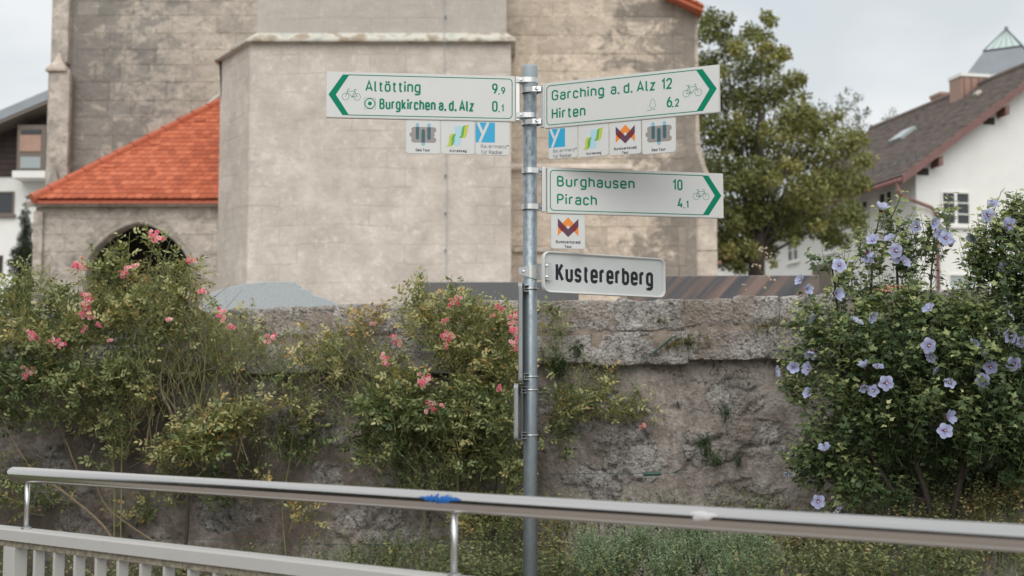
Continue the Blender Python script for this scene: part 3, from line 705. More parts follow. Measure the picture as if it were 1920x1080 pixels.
# skylight
b = MB(); b.obox(hp(2.85, 6.2, zE+sl2*2.85+.32), slv, hs, nv, .38, .5, .06); b.build('skylight', M['glass_pale'], hrf)
b = MB(); b.obox(hp(4.3, 3.3, zE+sl2*4.3+.28), slv, hs, nv, .12, .12, .07); b.build('roof_vent', M['ledge'], hrf)
for (u0, u1, vt, vb2, gg, ss, nm) in ((1786, 1838, 142, 195, 4.35, 5.6, 0), (1756, 1786, 177, 200, 4.9, 9.0, 1)):
    pb = hp(gg, ss, 0); Yc = pb.y; pxm = Yc/F
    ws = .55 if nm == 0 else .5; zt_ = EYE+(750-vt)*pxm
    b = MB(); c = Vector((P((u0+u1)/2, 0, Yc).x, Yc, 0))
    zb2 = zE+sl2*3.2
    b.obox((c.x, c.y, (zb2+zt_)/2), hg, hs, (0,0,1), ws, ws*.8, (zt_-zb2)/2)
    ch = b.build('chimney', M['chimney'], hrf)
    for k in range(-1, 3):
        b = MB(); b.obox(Vector((c.x, c.y, (zb2+zt_)/2))-hs*(ws*.8+.012)+hg*(ws*.55*(k-.5)), hg, hs, (0,0,1), .018, .012, (zt_-zb2)/2); 
        # seams stay on the stack as one mesh each under the roof
        b.build('cladding_seam', M['barge'], hrf)
    b = MB(); b.obox((c.x, c.y, zt_+.07), hg, hs, (0,0,1), ws+.04, ws*.8+.04, .06); b.build('chimney_cap', M['winwhite'] if nm == 0 else M['chimney'], hrf)
# windows
def win(par, c, ax, nrm, w_, h_, cols, rows, name='window', frame=None, glass=None, sill=True, rev=.0):
    """window: frame with bars, panes and sill; c centre of the opening on the wall face"""
    ax = Vector(ax).normalized(); nrm = Vector(nrm).normalized(); up = Vector((0,0,1)); t = .055
    frame = frame or M['winwhite']; glass = glass or M['glass']
    b = MB()
    for sx in (-1, 1): b.obox(c+ax*sx*(w_/2-t/2)+nrm*.02, ax, nrm, up, t/2, .03, h_/2)
    for sz in (-1, 1): b.obox(c+up*sz*(h_/2-t/2)+nrm*.021, ax, nrm, up, w_/2-t, .028, t/2)
    for k in range(1, cols): b.obox(c+ax*(w_*(k/cols-.5))+nrm*.018, ax, nrm, up, t*.9, .024, h_/2-t)
    fo = b.build(name, frame, par)
    b = MB()
    for k in range(1, rows): b.obox(c+up*(h_*(k/rows-.5))+nrm*.016, ax, nrm, up, w_/2-t, .018, t*.35)
    if rows > 1: b.build('glazing_bar', frame, fo)
    for i in range(cols):
        for j in range(rows):
            b = MB(); b.obox(c+ax*(w_*((i+.5)/cols-.5))+up*(h_*((j+.5)/rows-.5))-nrm*.002, ax, nrm, up, w_/cols/2-.01, .006, h_/rows/2-.004); b.build('pane', glass, fo)
    if sill:
        b = MB(); b.obox(c-up*(h_/2+.05)+nrm*.06, ax, nrm, up, w_/2+.08, .07, .05); b.build('sill', frame, fo)
    return fo
pw_ = 45.4/F
gx = lambda u: None
def gable_pt(u, v):
    x = (u-960)/F   # intersect with gable plane s=0
    t = (x*HC.y-HC.x)/(hg.x-x*hg.y); q = hp(t, 0, 0); return Vector((q.x, q.y, P(u, v, q.y).z))
def side_pt(u, v):
    x = (u-960)/F
    t = (x*HC.y-HC.x)/(hs.x-x*hs.y); q = hp(0, t, 0); return Vector((q.x, q.y, P(u, v, q.y).z))
c = gable_pt(1798, 391); win(house, c-hs*.0, hg, -hs, 58*pw_*1.03, 64*pw_, 2, 3)
c = gable_pt(1806, 528); win(house, c, hg, -hs, 1.0, .5, 1, 1, glass=M['glass_pale'])
for (u, v, w_, h_) in ((1668, 395, 1.0, 1.35), (1622, 412, 1.0, 1.35), (1491, 458, 1.05, 1.35), (1560, 440, 1.0, 1.3)):
    c = side_pt(u, v); win(house, c, hs, -hg, w_, h_, 2, 3)
c = side_pt(1545, 512); b = MB(); b.obox(c-Vector((0,0,.2)), hs, hg, (0,0,1), .8, .06, .55); b.build('cellar_door', M['soffit'], house)
# garden wall & little things beside the house
# ================================================================ LEFT HOUSE
h2 = empty('house', (P(20,0,52).x, 54, 1.8), 0, 'white house with dark brown timber gable at the left edge behind the church', 'house')
Y2 = 52; X = lambda u: P(u, 0, Y2).x; Z = lambda v: P(0, v, Y2).z
b = MB(); b.box(X(-260), X(108), Y2, Y2+9, 1.8, Z(331)); b.build('wall', M['housewhite'], h2)
b = MB(); b.prism([(X(-230), Y2+.3, Z(331)), (X(120), Y2+.3, Z(331)), (X(120), Y2+.3, Z(205)), (X(-60), Y2+.3, Z(285)-0+0)], (0, 8, 0))
up2 = MB(); up2.prism([(X(-260), Y2-.1, Z(331)), (X(104), Y2-.1, Z(331)), (X(104), Y2-.1, Z(215)), (X(-60), Y2-.1, Z(286))], (0, .3, 0))
b = MB()
zr0, zr1 = Z(286), Z(203)
gab = b.prism([(X(-60), Y2-.08, Z(331)), (X(130), Y2-.08, Z(331)), (X(130), Y2-.08, Z(196)), (X(-60), Y2-.08, Z(281))], (0, 8, 0))
gb = b.build('timber_gable', M['woodbrown'], h2)
for k in range(9):
    z = Z(331)+.22*k+.12
    if True:
        xl_ = max(X(-60), X(-60)+max(0, (z-Z(281)))/(Z(196)-Z(281))*(X(130)-X(-60)))
        b = MB(); b.box(xl_+.05, X(130), Y2-.105, Y2-.081, z-.09, z+.09); b.build('board', M['woodbrown'], gb, bevel=.004)
b = MB(); b.hexa([(X(-80), Y2-1.3, Z(286)), (X(150), Y2-1.3, Z(186)), (X(150), Y2+9, Z(186)), (X(-80), Y2+9, Z(286))], [(X(-80), Y2-1.3, Z(268)), (X(150), Y2-1.3, Z(168)), (X(150), Y2+9, Z(168)), (X(-80), Y2+9, Z(268))])
b.build('roof', M['zinc'], h2)
b = MB(); b.hexa([(X(-80), Y2-1.28, Z(292)), (X(150), Y2-1.28, Z(192)), (X(150), Y2+9, Z(192)), (X(-80), Y2+9, Z(292))], [(X(-80), Y2-1.28, Z(287)), (X(150), Y2-1.28, Z(187)), (X(150), Y2+9, Z(187)), (X(-80), Y2+9, Z(287))]); b.build('soffit', M['soffit'], h2)
win(h2, Vector((X(14), Y2-.02, Z(381))), (1,0,0), (0,-1,0), .98, .88, 1, 1, frame=M['soffit'])
b = MB(); b.box(X(-40), X(20), Y2-.03, Y2-.005, Z(515), Z(479)); b.build('garage_opening_shade', M['deepdark'], h2)  # flat panel coloured near-black for the shade inside the opening
b = MB(); b.box(X(56), X(108), Y2-.9, Y2-.11, Z(326), Z(243)); by = b.build('bay', M['soffit'], h2)
b = MB(); b.box(X(61), X(100), Y2-.93, Y2-.902, Z(292), Z(262)); b.build('bay_panel', M['chimney'], by)
b = MB(); b.box(X(63), X(100), Y2-.93, Y2-.903, Z(323), Z(302)); b.build('pane', M['glass_pale'], by)
b = MB(); b.box(X(63), X(100), Y2-.93, Y2-.903, Z(259), Z(252)); b.build('pane', M['glass'], by)
b = MB(); b.box(X(50), X(110), Y2-1.0, Y2-.02, Z(341), Z(328)); b.build('balcony_slab', M['housewhite'], h2)
b = MB(); b.box(X(62), X(76), Y2+1, Y2+1.6, Z(222), Z(207)); b.build('chimney', M['seam'], h2)
# ================================================================ PYRAMID TOWER
PYY = 85; Xp = lambda u, Y=PYY: P(u, 0, Y).x; Zp = lambda v: P(0, v, PYY).z
pt_ = empty('tower', (Xp(1889), PYY, 1.8), 0, 'distant tower topped by a glass pyramid on grey zinc sheeting', 'tower')
apx = Vector((Xp(1885), PYY, Zp(54)))
def ring(v, r, rot): 
    z = Zp(v); return [Vector((apx.x+r*math.cos(rot+k*math.pi/2), apx.y+r*math.sin(rot+k*math.pi/2), z)) for k in range(4)]
rot = R(-78)
g0 = ring(98, 1.62, rot); z1 = ring(150, 3.0, rot); 
b = MB(); b.add(g0+[apx], [(0,1,4),(1,2,4),(2,3,4),(3,0,4)]); pg = b.build('glass_pyramid', M['pyrglass'], pt_)
for k in range(4):
    b = MB(); b.tube([g0[k]+(g0[k]-apx)*.01, apx], .05, 6); b.build('hip_bar', M['seam'], pg)
    b = MB(); b.tube([g0[k], g0[(k+1) % 4]], .05, 6); b.build('base_bar', M['seam'], pg)
    for j in range(1, 5):
        a = g0[k].lerp(g0[(k+1) % 4], j/5); b = MB(); b.tube([a, apx.lerp(a, .12)], .02, 5); b.build('glazing_bar', M['seam'], pg)
b = MB(); b.add([g-Vector((0,0,.06)) for g in g0]+z1, [(0,4,5,1),(1,5,6,2),(2,6,7,3),(3,7,4,0),(0,1,2,3)]); b.build('zinc_skirt', M['zinc'], pt_)
b = MB(); b.prism([p-Vector((0,0,.01)) for p in z1], (0,0,-(z1[0].z-1.8))); b.build('shaft', M['housewhite'], pt_)
b = MB(); b.tube([apx-Vector((0,0,.25)), apx+Vector((0,0,.12))], [.16, .10], 8); b.build('finial', M['seam'], pt_)
# far red roofed shed and white shed between church and tree
s1 = empty('shed', (P(1365,0,60).x, 61, 1.8), 0, 'small far building with red roof glimpsed between church corner and tree', 'shed')
b = MB(); xx0, xx1 = P(1335,0,60).x, P(1405,0,60).x
b.box(xx0, xx1, 60, 64, 1.8, P(0,492,60).z); b.build('wall', M['housewhite'], s1)
b = MB(); b.prism([(xx0-.3, 59.7, P(0,494,60).z), (xx1+.3, 59.7, P(0,494,60).z), (xx1-1.0, 61.5, P(0,438,60).z), (xx0-.3, 61.5, P(0,438,60).z)], (0, .3, .1)); b.build('roof', M['terracotta'], s1)
tr = empty('planter', (P(1660,0,14).x, 14, 1.78), 0, 'round terracotta planter half hidden behind the hibiscus', 'planter')
b = MB(); cx_, cy_ = P(1660,0,14).x, 14; zt_ = P(0, 536, 14).z
prof = [(.05,1.78),(.14,1.79),(.17,2.0),(.20,zt_-.28),(.235,zt_-.24),(.235,zt_-.1),(.2,zt_-.03),(.12,zt_)]
vs = [(cx_+r*math.cos(2*math.pi*k/20), cy_+r*math.sin(2*math.pi*k/20), z) for r, z in prof for k in range(20)]
fs = [(i*20+k, i*20+(k+1) % 20, (i+1)*20+(k+1) % 20, (i+1)*20+k) for i in range(len(prof)-1) for k in range(20)]+[tuple(range(140, 160))]
b.add(vs, fs); b.build('pot', M['terracotta'], tr, smooth=True)

# ================================================================ GRAVESTONES
def gravestone(pts, Y, th, mat, label):
    base = Vector((sum(P(u,v,Y).x for u,v in pts)/len(pts), Y+th/2, 1.78))
    e = empty('gravestone', base, 0, label, 'gravestone', 'gravestones behind the cemetery wall')
    poly = [P(u, v, Y) for u, v in pts]; zb = 1.86
    lo, hi = poly[0].x, poly[-1].x
    poly = [Vector((lo, Y, zb))]+poly+[Vector((hi, Y, zb))]
    b = MB(); b.prism(poly, (0, th, 0)); b.build('slab', mat, e, bevel=.006)
    b = MB(); b.box(lo-.06, hi+.06, Y-.06, Y+th+.06, 1.78, 1.859); b.build('plinth', mat, e, bevel=.006)
gravestone([(378,580),(382,562),(395,549),(420,540),(465,531),(510,527.5),(552,528),(559,535),(562,541),(577,543),(583,551),(604,557),(622,563),(629,569),(632,580)], 12.2, .16, M['gran_blue'], 'wide blue grey granite gravestone with curved stepped top')
gravestone([(789,529),(1085,528)], 11.2, .14, M['gran_dark'], 'plain dark grey rectangular gravestone behind the pole')
gravestone([(1178,517),(1536,516)], 10.6, .14, M['gran_stripe'], 'long gravestone with slanting brown and black stripes')

# ================================================================ RETAINING WALL
wall = empty('retaining_wall', wp(0, .4, 0), 0, 'old plastered stone cemetery wall with rough grey coping blocks', 'wall')
def topz(s): return 2.115+.012*s
def dripz(s):   # coping underside, higher to the right
    return 1.735+.012*s+ (.03*max(0, s-1.0)) + .02*math.sin(s*2.1)+.012*math.sin(s*5.3+1)
ns = 820; nz = 150
s_ = np.linspace(-5.0, 4.6, ns); z_ = np.linspace(.2, 1.86, nz); SS, ZZ = np.meshgrid(s_, z_)
pp = np.stack([SS.ravel(), ZZ.ravel(), SS.ravel()*0], 1)
patches = [(1378,752,58,42),(1330,835,60,38),(1420,820,62,52),(1190,850,78,62),(1115,900,70,40),(1060,770,60,50),(620,905,45,50),(700,985,110,55),(500,755,60,55),(600,800,70,45),(370,690,55,50),(90,900,90,60),(420,960,70,50),(1380,930,80,40),(150,1010,80,60),(1240,960,90,30),(900,1000,80,40),(1100,760,70,30)]
stone = np.zeros(ns*nz)
wob = fbm(pp, 7, 5, 5)
for (u, v, ru, rv) in patches:
    s0, z0 = onwall(u, v); rs = ru/342; rz2 = rv/342
    dd = np.sqrt(((pp[:,0]-s0)/rs)**2+((pp[:,1]-z0)/rz2)**2)+wob*1.5
    stone = np.maximum(stone, np.clip((1.0-dd)*9, 0, 1))
hi = fbm(pp, 30, 5, 9, .62); mid_ = fbm(pp, 6, 4, 21)
cellp = pp*np.array([5.5, 8.5, 1])+fbm(pp, 3, 3, 44)[:,None]*1.2
# cheap worley for stone lumps
ci = np.floor(cellp).astype(np.int64); best = np.full(len(pp), 9.0); sec = np.full(len(pp), 9.0)
for dx in (-1, 0, 1):
    for dy in (-1, 0, 1):
        cx_ = ci[:,0]+dx; cy_ = ci[:,1]+dy
        fx = cx_+_h(cx_, cy_, 0, 3); fy = cy_+_h(cx_, cy_, 1, 3)
        dd = np.hypot(cellp[:,0]-fx, cellp[:,1]-fy); sec = np.minimum(sec, np.maximum(best, dd)); best = np.minimum(best, dd)
edge = np.clip((sec-best)*3, 0, 1)
crackn = np.abs(fbm(pp, 2.1, 5, 60)); crackn2 = np.abs(fbm(pp+9, 1.3, 5, 61))
crack = np.clip(1-crackn/.0035, 0, 1)*(fbm(pp, 1.1, 2, 70) > .02)+np.clip(1-crackn2/.003, 0, 1)*(fbm(pp, .9, 2, 71) > .03)
rim = np.clip(1-np.abs(stone-.5)*2, 0, 1)
crack = np.clip(crack*(1-stone)+rim*.22*(hi > .0)+stone*(1-edge)*.22, 0, 1)
disp = mid_*.028+fbm(pp, 1.1, 3, 2)*.04+hi*(.008+.022*stone)-.016*stone+stone*edge*.022-crack*.006
hollow = (fbm(pp, 12, 4, 90) > .26)*.02; disp = disp-hollow
P3 = np.stack([W0.x+WD.x*pp[:,0]+WN.x*disp, W0.y+WD.y*pp[:,0]+WN.y*disp, pp[:,1]], 1)
idx = np.arange(ns*nz).reshape(nz, ns)
fc = np.stack([idx[:-1,:-1].ravel(), idx[:-1,1:].ravel(), idx[1:,1:].ravel(), idx[1:,:-1].ravel()], 1)
obj('wall_face', P3, fc, M['wall'], wall, smooth=True, attrs={'stone': stone, 'crack': crack})
b = MB(); b.hexa([wp(-5.0,.1,-.12), wp(4.6,.1,-.12), wp(4.6,.1,-.55), wp(-5.0,.1,-.55)], [wp(-5.0,2.02,-.12), wp(4.6,2.04,-.12), wp(4.6,2.04,-.55), wp(-5.0,2.02,-.55)]); b.build('wall_core', M['mortar'], wall)
def rockbox(name, s0, s1, z0, z1, o0, o1, mat, parent, seed, r=.035, amp=.022, res=.02, zslope=0.0):
    """weathered block between wall coordinates; rounded, displaced box"""
    hx, hy, hz = (s1-s0)/2, (o1-o0)/2, (z1-z0)/2; c = np.array([(s0+s1)/2, (o0+o1)/2, (z0+z1)/2])
    V = []; Fc = []; b0 = 0
    for ax, sg in ((1,1),(2,1),(2,-1),(0,1),(0,-1)):
        o = [k for k in (0,1,2) if k != ax]; hh = (hx,hy,hz)
        na = max(3, int(2*hh[o[0]]/res)); nb_ = max(3, int(2*hh[o[1]]/res))
        A_, B_ = np.meshgrid(np.linspace(-1,1,na)*hh[o[0]], np.linspace(-1,1,nb_)*hh[o[1]])
        p = np.zeros((na*nb_, 3)); p[:,o[0]] = A_.ravel(); p[:,o[1]] = B_.ravel(); p[:,ax] = sg*hh[ax]
        V.append(p); I = np.arange(na*nb_).reshape(nb_, na)+b0
        q = np.stack([I[:-1,:-1].ravel(), I[:-1,1:].ravel(), I[1:,1:].ravel(), I[1:,:-1].ravel()], 1)
        flip = (ax == 1) != (sg < 0)
        Fc.append(q[:, ::-1] if flip else q); b0 += na*nb_
    V = np.concatenate(V); H = np.array([hx,hy,hz]); rr = min(r, hz*.8, hx*.8)
    inner = np.clip(V, -(H-rr), H-rr); d = V-inner; ln = np.linalg.norm(d, axis=1, keepdims=True); nrm = d/np.maximum(ln, 1e-9)
    V = inner+nrm*rr; Wp = V+c
    V = Wp+nrm*((fbm(Wp, 9, 5, seed, .6)*amp*2+fbm(Wp, 45, 3, seed+5, .6)*amp*.9)[:,None])
    V = V-nrm*(np.clip(fbm(Wp, 30, 4, seed+9, .6)-.08, 0, 1)*.07)[:,None]
    V[:,2] += zslope*(V[:,0]-c[0])
    X3 = np.stack([W0.x+WD.x*V[:,0]+WN.x*V[:,1], W0.y+WD.y*V[:,0]+WN.y*V[:,1], V[:,2]], 1)
    return obj(name, X3, np.concatenate(Fc), mat, parent, smooth=True)
rng = random.Random(5)
# coping: two courses of blocks whose joints follow the photograph where it shows them
edges_top = [-4.9, -4.35, -3.9, -3.5, -3.12, -2.75, -2.36]+[onwall(u, 600)[0] for u in (330, 432, 520, 628, 720, 815, 905, 1010, 1156, 1285, 1376, 1462, 1560, 1670, 1780, 1890)]+[3.4, 3.9, 4.5]
edges_low = [-4.9, -4.2, -3.6, -3.0, -2.4]+[onwall(u, 660)[0] for u in (340, 470, 600, 690, 850, 985, 1110, 1290, 1440, 1580, 1730, 1880)]+[3.4, 4.0, 4.5]
for k, (a, c) in enumerate(zip(edges_top[:-1], edges_top[1:])):
    m = (a+c)/2; j = rng.uniform(-.012, .012)
    rockbox('coping_stone', a-.002, c+.002, topz(m)-.175+rng.uniform(-.015,.01), topz(m)+j, -.5, .078+rng.uniform(-.008,.010), M['coping'], wall, 100+k, .018, .016, .0165)
for k, (a, c) in enumerate(zip(edges_low[:-1], edges_low[1:])):
    m = (a+c)/2
    rockbox('coping_stone', a-.008, c+.008, dripz(m)+rng.uniform(-.004,.004), topz(m)-.19+rng.uniform(-.02,.01), -.35, .080+rng.uniform(-.006,.008), M['coping'], wall, 300+k, .016, .017, .0165, .015)
rockbox('coping_mortar', -4.95, 4.55, 1.775, 2.085, -.2, .070, M['mortar'], wall, 77, .012, .016, .022, .006)
for k, (u, v, ru, rv) in enumerate([(1385,752,40,26),(1352,842,42,26),(1420,812,40,34),(1205,862,40,34),(1170,815,34,24),(1110,885,44,26),(1075,762,36,26),(612,895,30,34),(655,985,36,26),(735,975,34,24),(495,748,40,28),(560,812,34,26),(380,690,36,30),(95,905,44,30)]):
    s0, z0 = onwall(u, v); a = ru/342; c = rv/342
    rockbox('exposed_stone', s0-a, s0+a, z0-c, z0+c, -.15, -.006+rng.uniform(-.008,.006), M['coping'], wall, 500+k, .05, .019, .017)
# ---------------------------------------------------------------- DIN-like stroke lettering
def rpth(pts, r=.2, closed=False, n=7):
    """polyline with filleted corners; a point may carry its own radius"""
    out = []; m = len(pts)
    for i, p in enumerate(pts):
        q = Vector((p[0], p[1])); rad = p[2] if len(p) > 2 else r
        if not closed and i in (0, m-1): out.append(q); continue
        a = Vector(pts[(i-1) % m][:2]); c = Vector(pts[(i+1) % m][:2])
        da = (a-q); dc = (c-q); la, lc = da.length, dc.length
        if la < 1e-6 or lc < 1e-6: continue
        da /= la; dc /= lc
        la2 = la if (not closed and i-1 == 0) else la/2; lc2 = lc if (not closed and i+1 == m-1) else lc/2
        angc = max(-1, min(1, da.dot(dc))); ang_ = math.acos(angc)
        if rad <= 0 or ang_ > math.pi-.05: out.append(q); continue
        t = min(rad/math.tan(ang_/2), la2, lc2); rr = t*math.tan(ang_/2)
        bis = (da+dc).normalized(); cen = q+bis*(rr/math.sin(ang_/2))
        p0 = q+da*t-cen; p1 = q+dc*t-cen; a0 = math.atan2(p0.y, p0.x); a1 = math.atan2(p1.y, p1.x)
        dl = (a1-a0+math.pi) % (2*math.pi)-math.pi
        for k in range(n+1):
            aa = a0+dl*k/n; out.append(cen+Vector((math.cos(aa), math.sin(aa)))*rr)
    if closed: out.append(out[0].copy())
    return [tuple(p) for p in out]
def circ(cx, cy, rx, ry=None, n=28, a0=0, a1=360):
    ry = ry or rx; return [(cx+rx*math.cos(R(a0+(a1-a0)*k/n)), cy+ry*math.sin(R(a0+(a1-a0)*k/n))) for k in range(n+1)]
xh = .725
def L_(s): return s
DOT = 'dot'
def glyphs():
    G = {}; w_ = .44; r = .2
    bowl = lambda x0, x1, y0, y1, rr=.2: rpth([(x0,y0),(x0,y1),(x1,y1),(x1,y0)], rr, True)
    st = lambda *a: list(a)
    G['a'] = (w_, [rpth([(.04,.56),(.05,xh),(w_,xh),(w_,0)], .16), rpth([(w_,.41),(0,.41),(0,0),(w_,0)], .19)])
    G['b'] = (w_, [[(0,0),(0,1)], rpth([(0,xh),(w_,xh),(w_,0),(0,0)], r)])
    G['c'] = (.40, [rpth([(.40,.52),(.40,xh),(0,xh),(0,0),(.40,0),(.40,.16)], .19)])
    G['d'] = (w_, [[(w_,0),(w_,1)], rpth([(w_,xh),(0,xh),(0,0),(w_,0)], r)])
    G['e'] = (w_, [rpth([(.0,.35),(w_,.35,0),(w_,xh),(0,xh),(0,0),(.42,0),(.43,.13)], .19)])
    G['f'] = (.30, [rpth([(.12,0),(.12,1),(.32,1)], .15), [(0,xh),(.3,xh)]])
    G['g'] = (w_, [rpth([(w_,xh),(w_,-.28),(.0,-.28),(.02,-.24)], .18), rpth([(w_,xh),(0,xh),(0,.0),(w_,.0)], r)])
    G['h'] = (w_, [[(0,0),(0,1)], rpth([(0,xh),(w_,xh),(w_,0)], .2)])
    G['i'] = (0, [[(0,0),(0,xh)], (DOT, 0, .97)])
    G['k'] = (.40, [[(0,0),(0,1)], [(.0,.24),(.37,xh)], [(.13,.38),(.41,0)]])
    G['l'] = (.12, [rpth([(0,1),(0,0),(.14,0)], .1)])
    G['m'] = (.72, [[(0,0),(0,xh)], rpth([(0,xh),(.36,xh),(.36,0)], .17), rpth([(.3,xh),(.72,xh),(.72,0)], .17)])
    G['n'] = (w_, [[(0,0),(0,xh)], rpth([(0,xh),(w_,xh),(w_,0)], .2)])
    G['o'] = (w_, [bowl(0, w_, 0, xh)])
    G['p'] = (w_, [[(0,-.28),(0,xh)], rpth([(0,xh),(w_,xh),(w_,0),(0,0)], r)])
    G['r'] = (.26, [[(0,0),(0,xh)], rpth([(0,.5),(.02,xh),(.28,xh)], .14)])
    G['s'] = (.38, [rpth([(.38,.54),(.38,xh),(0,xh),(0,.36),(.39,.32),(.39,0),(0,0),(-.01,.13)], .16)])
    G['t'] = (.30, [rpth([(.12,.92),(.12,0),(.31,0)], .13), [(0,xh),(.3,xh)]])
    G['u'] = (w_, [rpth([(0,xh),(0,0),(w_,0)], .2), [(w_,0),(w_,xh)]])
    G['w'] = (.62, [[(0,xh),(.16,0),(.31,.6),(.46,0),(.62,xh)]])
    G['y'] = (w_, [[(0,xh),(.22,0)], [(w_,xh),(.14,-.28)]])
    G['z'] = (.38, [[(0,xh),(.38,xh),(0,0),(.39,0)]])
    G['ö'] = (w_, [bowl(0, w_, 0, xh), (DOT, .1, .95), (DOT, .34, .95)])
    G['ü'] = (w_, G['u'][1]+[(DOT, .1, .95), (DOT, .34, .95)])
    G['A'] = (.60, [[(0,0),(.30,1),(.60,0)], [(.09,.27),(.51,.27)]])
    G['B'] = (.50, [[(0,0),(0,1)], rpth([(0,1),(.46,1),(.46,.53),(0,.53)], .22), rpth([(0,.53),(.5,.53),(.5,0),(0,0)], .24)])
    G['G'] = (.52, [rpth([(.52,.74),(.52,1),(0,1),(0,0),(.52,0),(.52,.46,0),(.29,.46)], .25)])
    G['H'] = (.50, [[(0,0),(0,1)], [(.5,0),(.5,1)], [(0,.5),(.5,.5)]])
    G['K'] = (.50, [[(0,0),(0,1)], [(0,.36),(.48,1)], [(.17,.58),(.51,0)]])
    G['P'] = (.48, [[(0,0),(0,1)], rpth([(0,1),(.48,1),(.48,.45),(0,.45)], .25)])
    G['R'] = (.48, [[(0,0),(0,1)], rpth([(0,1),(.48,1),(.48,.48),(0,.48)], .25), [(.24,.48),(.50,0)]])
    G['T'] = (.50, [[(0,1),(.5,1)], [(.25,1),(.25,0)]])
    G['0'] = (.42, [bowl(0, .42, 0, 1, .21)])
    G['1'] = (.20, [[(0,.76),(.2,1),(.2,0)]])
    G['2'] = (.42, [rpth([(0,.74),(0,1),(.42,1),(.42,.60),(0,0,0),(.44,0)], .21)])
    G['4'] = (.46, [[(.25,1),(0,.22),(.47,.22)], [(.34,.46),(.34,0)]])
    G['6'] = (.42, [bowl(0, .42, 0, .58, .2), rpth([(0,.3),(0,.5),(.27,1)], .3)])
    G['9'] = (.42, [bowl(0, .42, .42, 1, .2), rpth([(.42,.7),(.42,.5),(.15,0)], .3)])
    G['.'] = (.0, [(DOT, 0, .0)]); G[','] = (.06, [[(.08,.07),(0,-.14)]])
    G['®'] = (.30, [circ(.15,.80,.17,n=14), [(.10,.70),(.10,.9)], rpth([(.10,.9),(.2,.9),(.2,.81),(.10,.81)], .04), [(.14,.81),(.21,.70)]])
    return G
GL = glyphs()
class Flat:
    """flat print in a local x-z plane facing -y; every shape on its own hair-thin layer"""
    def __init__(s, y=-.0006, step=.00005): s.v = []; s.f = []; s.y = y; s.step = step
    def lay(s): s.y -= s.step
    def poly(s, pts):
        b = len(s.v); s.v += [(x, s.y, z) for x, z in pts]; s.f.append(tuple(range(b, b+len(pts)))); s.lay()
    def stroke(s, pts, w_):
        pts = [Vector(p) for p in pts]; q = [pts[0]]
        for p in pts[1:]:
            if (p-q[-1]).length > 1e-6: q.append(p)
        closed = len(q) > 3 and (q[0]-q[-1]).length < 1e-5
        n = len(q); Lf, Rt = [], []
        for i in range(n):
            if closed and i in (0, n-1): a, c = q[-2], q[1]
            else: a, c = q[max(i-1,0)], q[min(i+1,n-1)]
            d0 = (q[i]-a).normalized() if (q[i]-a).length > 0 else (c-q[i]).normalized()
            d1 = (c-q[i]).normalized() if (c-q[i]).length > 0 else d0
            n0 = Vector((-d0.y, d0.x)); n1 = Vector((-d1.y, d1.x)); m = n0+n1
            if m.length < 1e-4: m = n0
            m.normalize(); k = min(2.4, 1/max(.3, m.dot(n0)))
            Lf.append(q[i]+m*k*w_/2); Rt.append(q[i]-m*k*w_/2)
        b = len(s.v); 
        for i in range(n): s.v += [(Lf[i].x, s.y, Lf[i].y), (Rt[i].x, s.y, Rt[i].y)]
        s.f += [(b+2*i, b+2*i+1, b+2*i+3, b+2*i+2) for i in range(n-1)]; s.lay()
    def text(s, t, x, z, H, W_, sw, gap=.15):
        adv = []; cx = 0; sp = gap*H
        for ch in t:
            if ch == ' ': cx += .24*H; continue
            adv.append((ch, cx)); cx += (GL[ch][0]*(H-sw)+sw) + sp*.75
        tot = cx-sp*.75; k = (W_/tot) if W_ else 1
        for ch, ox in adv:
            f = lambda p: (x+(ox*k)+sw/2+(p[0]*(H-sw)*k+(k-1)*sw*.5*min(1, GL[ch][0]*5)), z+sw/2+p[1]*(H-sw))
            kk = k
            for st in GL[ch][1]:
                if st[0] == DOT:
                    c = f((st[1], st[2])); h = sw*.56
                    s.poly([(c[0]-h, c[1]-h), (c[0]+h, c[1]-h), (c[0]+h, c[1]+h), (c[0]-h, c[1]+h)])
                else: s.stroke([f(p) for p in st], sw)
    def build(s, name, mat, parent): return obj(name, s.v, s.f, mat, parent, world=False)
def bike(fl, x0, x1, z, r, w_, mirror):
    """bicycle outline, front wheel at x0 (mirror: front at x1)"""
    D = x1-x0
    T_ = (lambda px, pz: (x0+px*D, z+pz*D)) if not mirror else (lambda px, pz: (x1-px*D, z+pz*D))
    for c in (0, 1):
        c0 = T_(c, 0); fl.stroke(circ(c0[0], c0[1], r, n=30), w_)
    S = lambda *p: fl.stroke([T_(*q) for q in p], w_)
    S((0,0),(.20,.58),(.16,.66)); S((.16,.60),(.24,.70),(.36,.70))
    S((.14,.42),(.58,.0)); S((.18,.50),(.80,.50)); S((.84,.62),(.58,0),(1,0)); S((.80,.50),(1,0)); S((.70,.64),(.98,.64)); S((.50,-.06),(.66,.06))

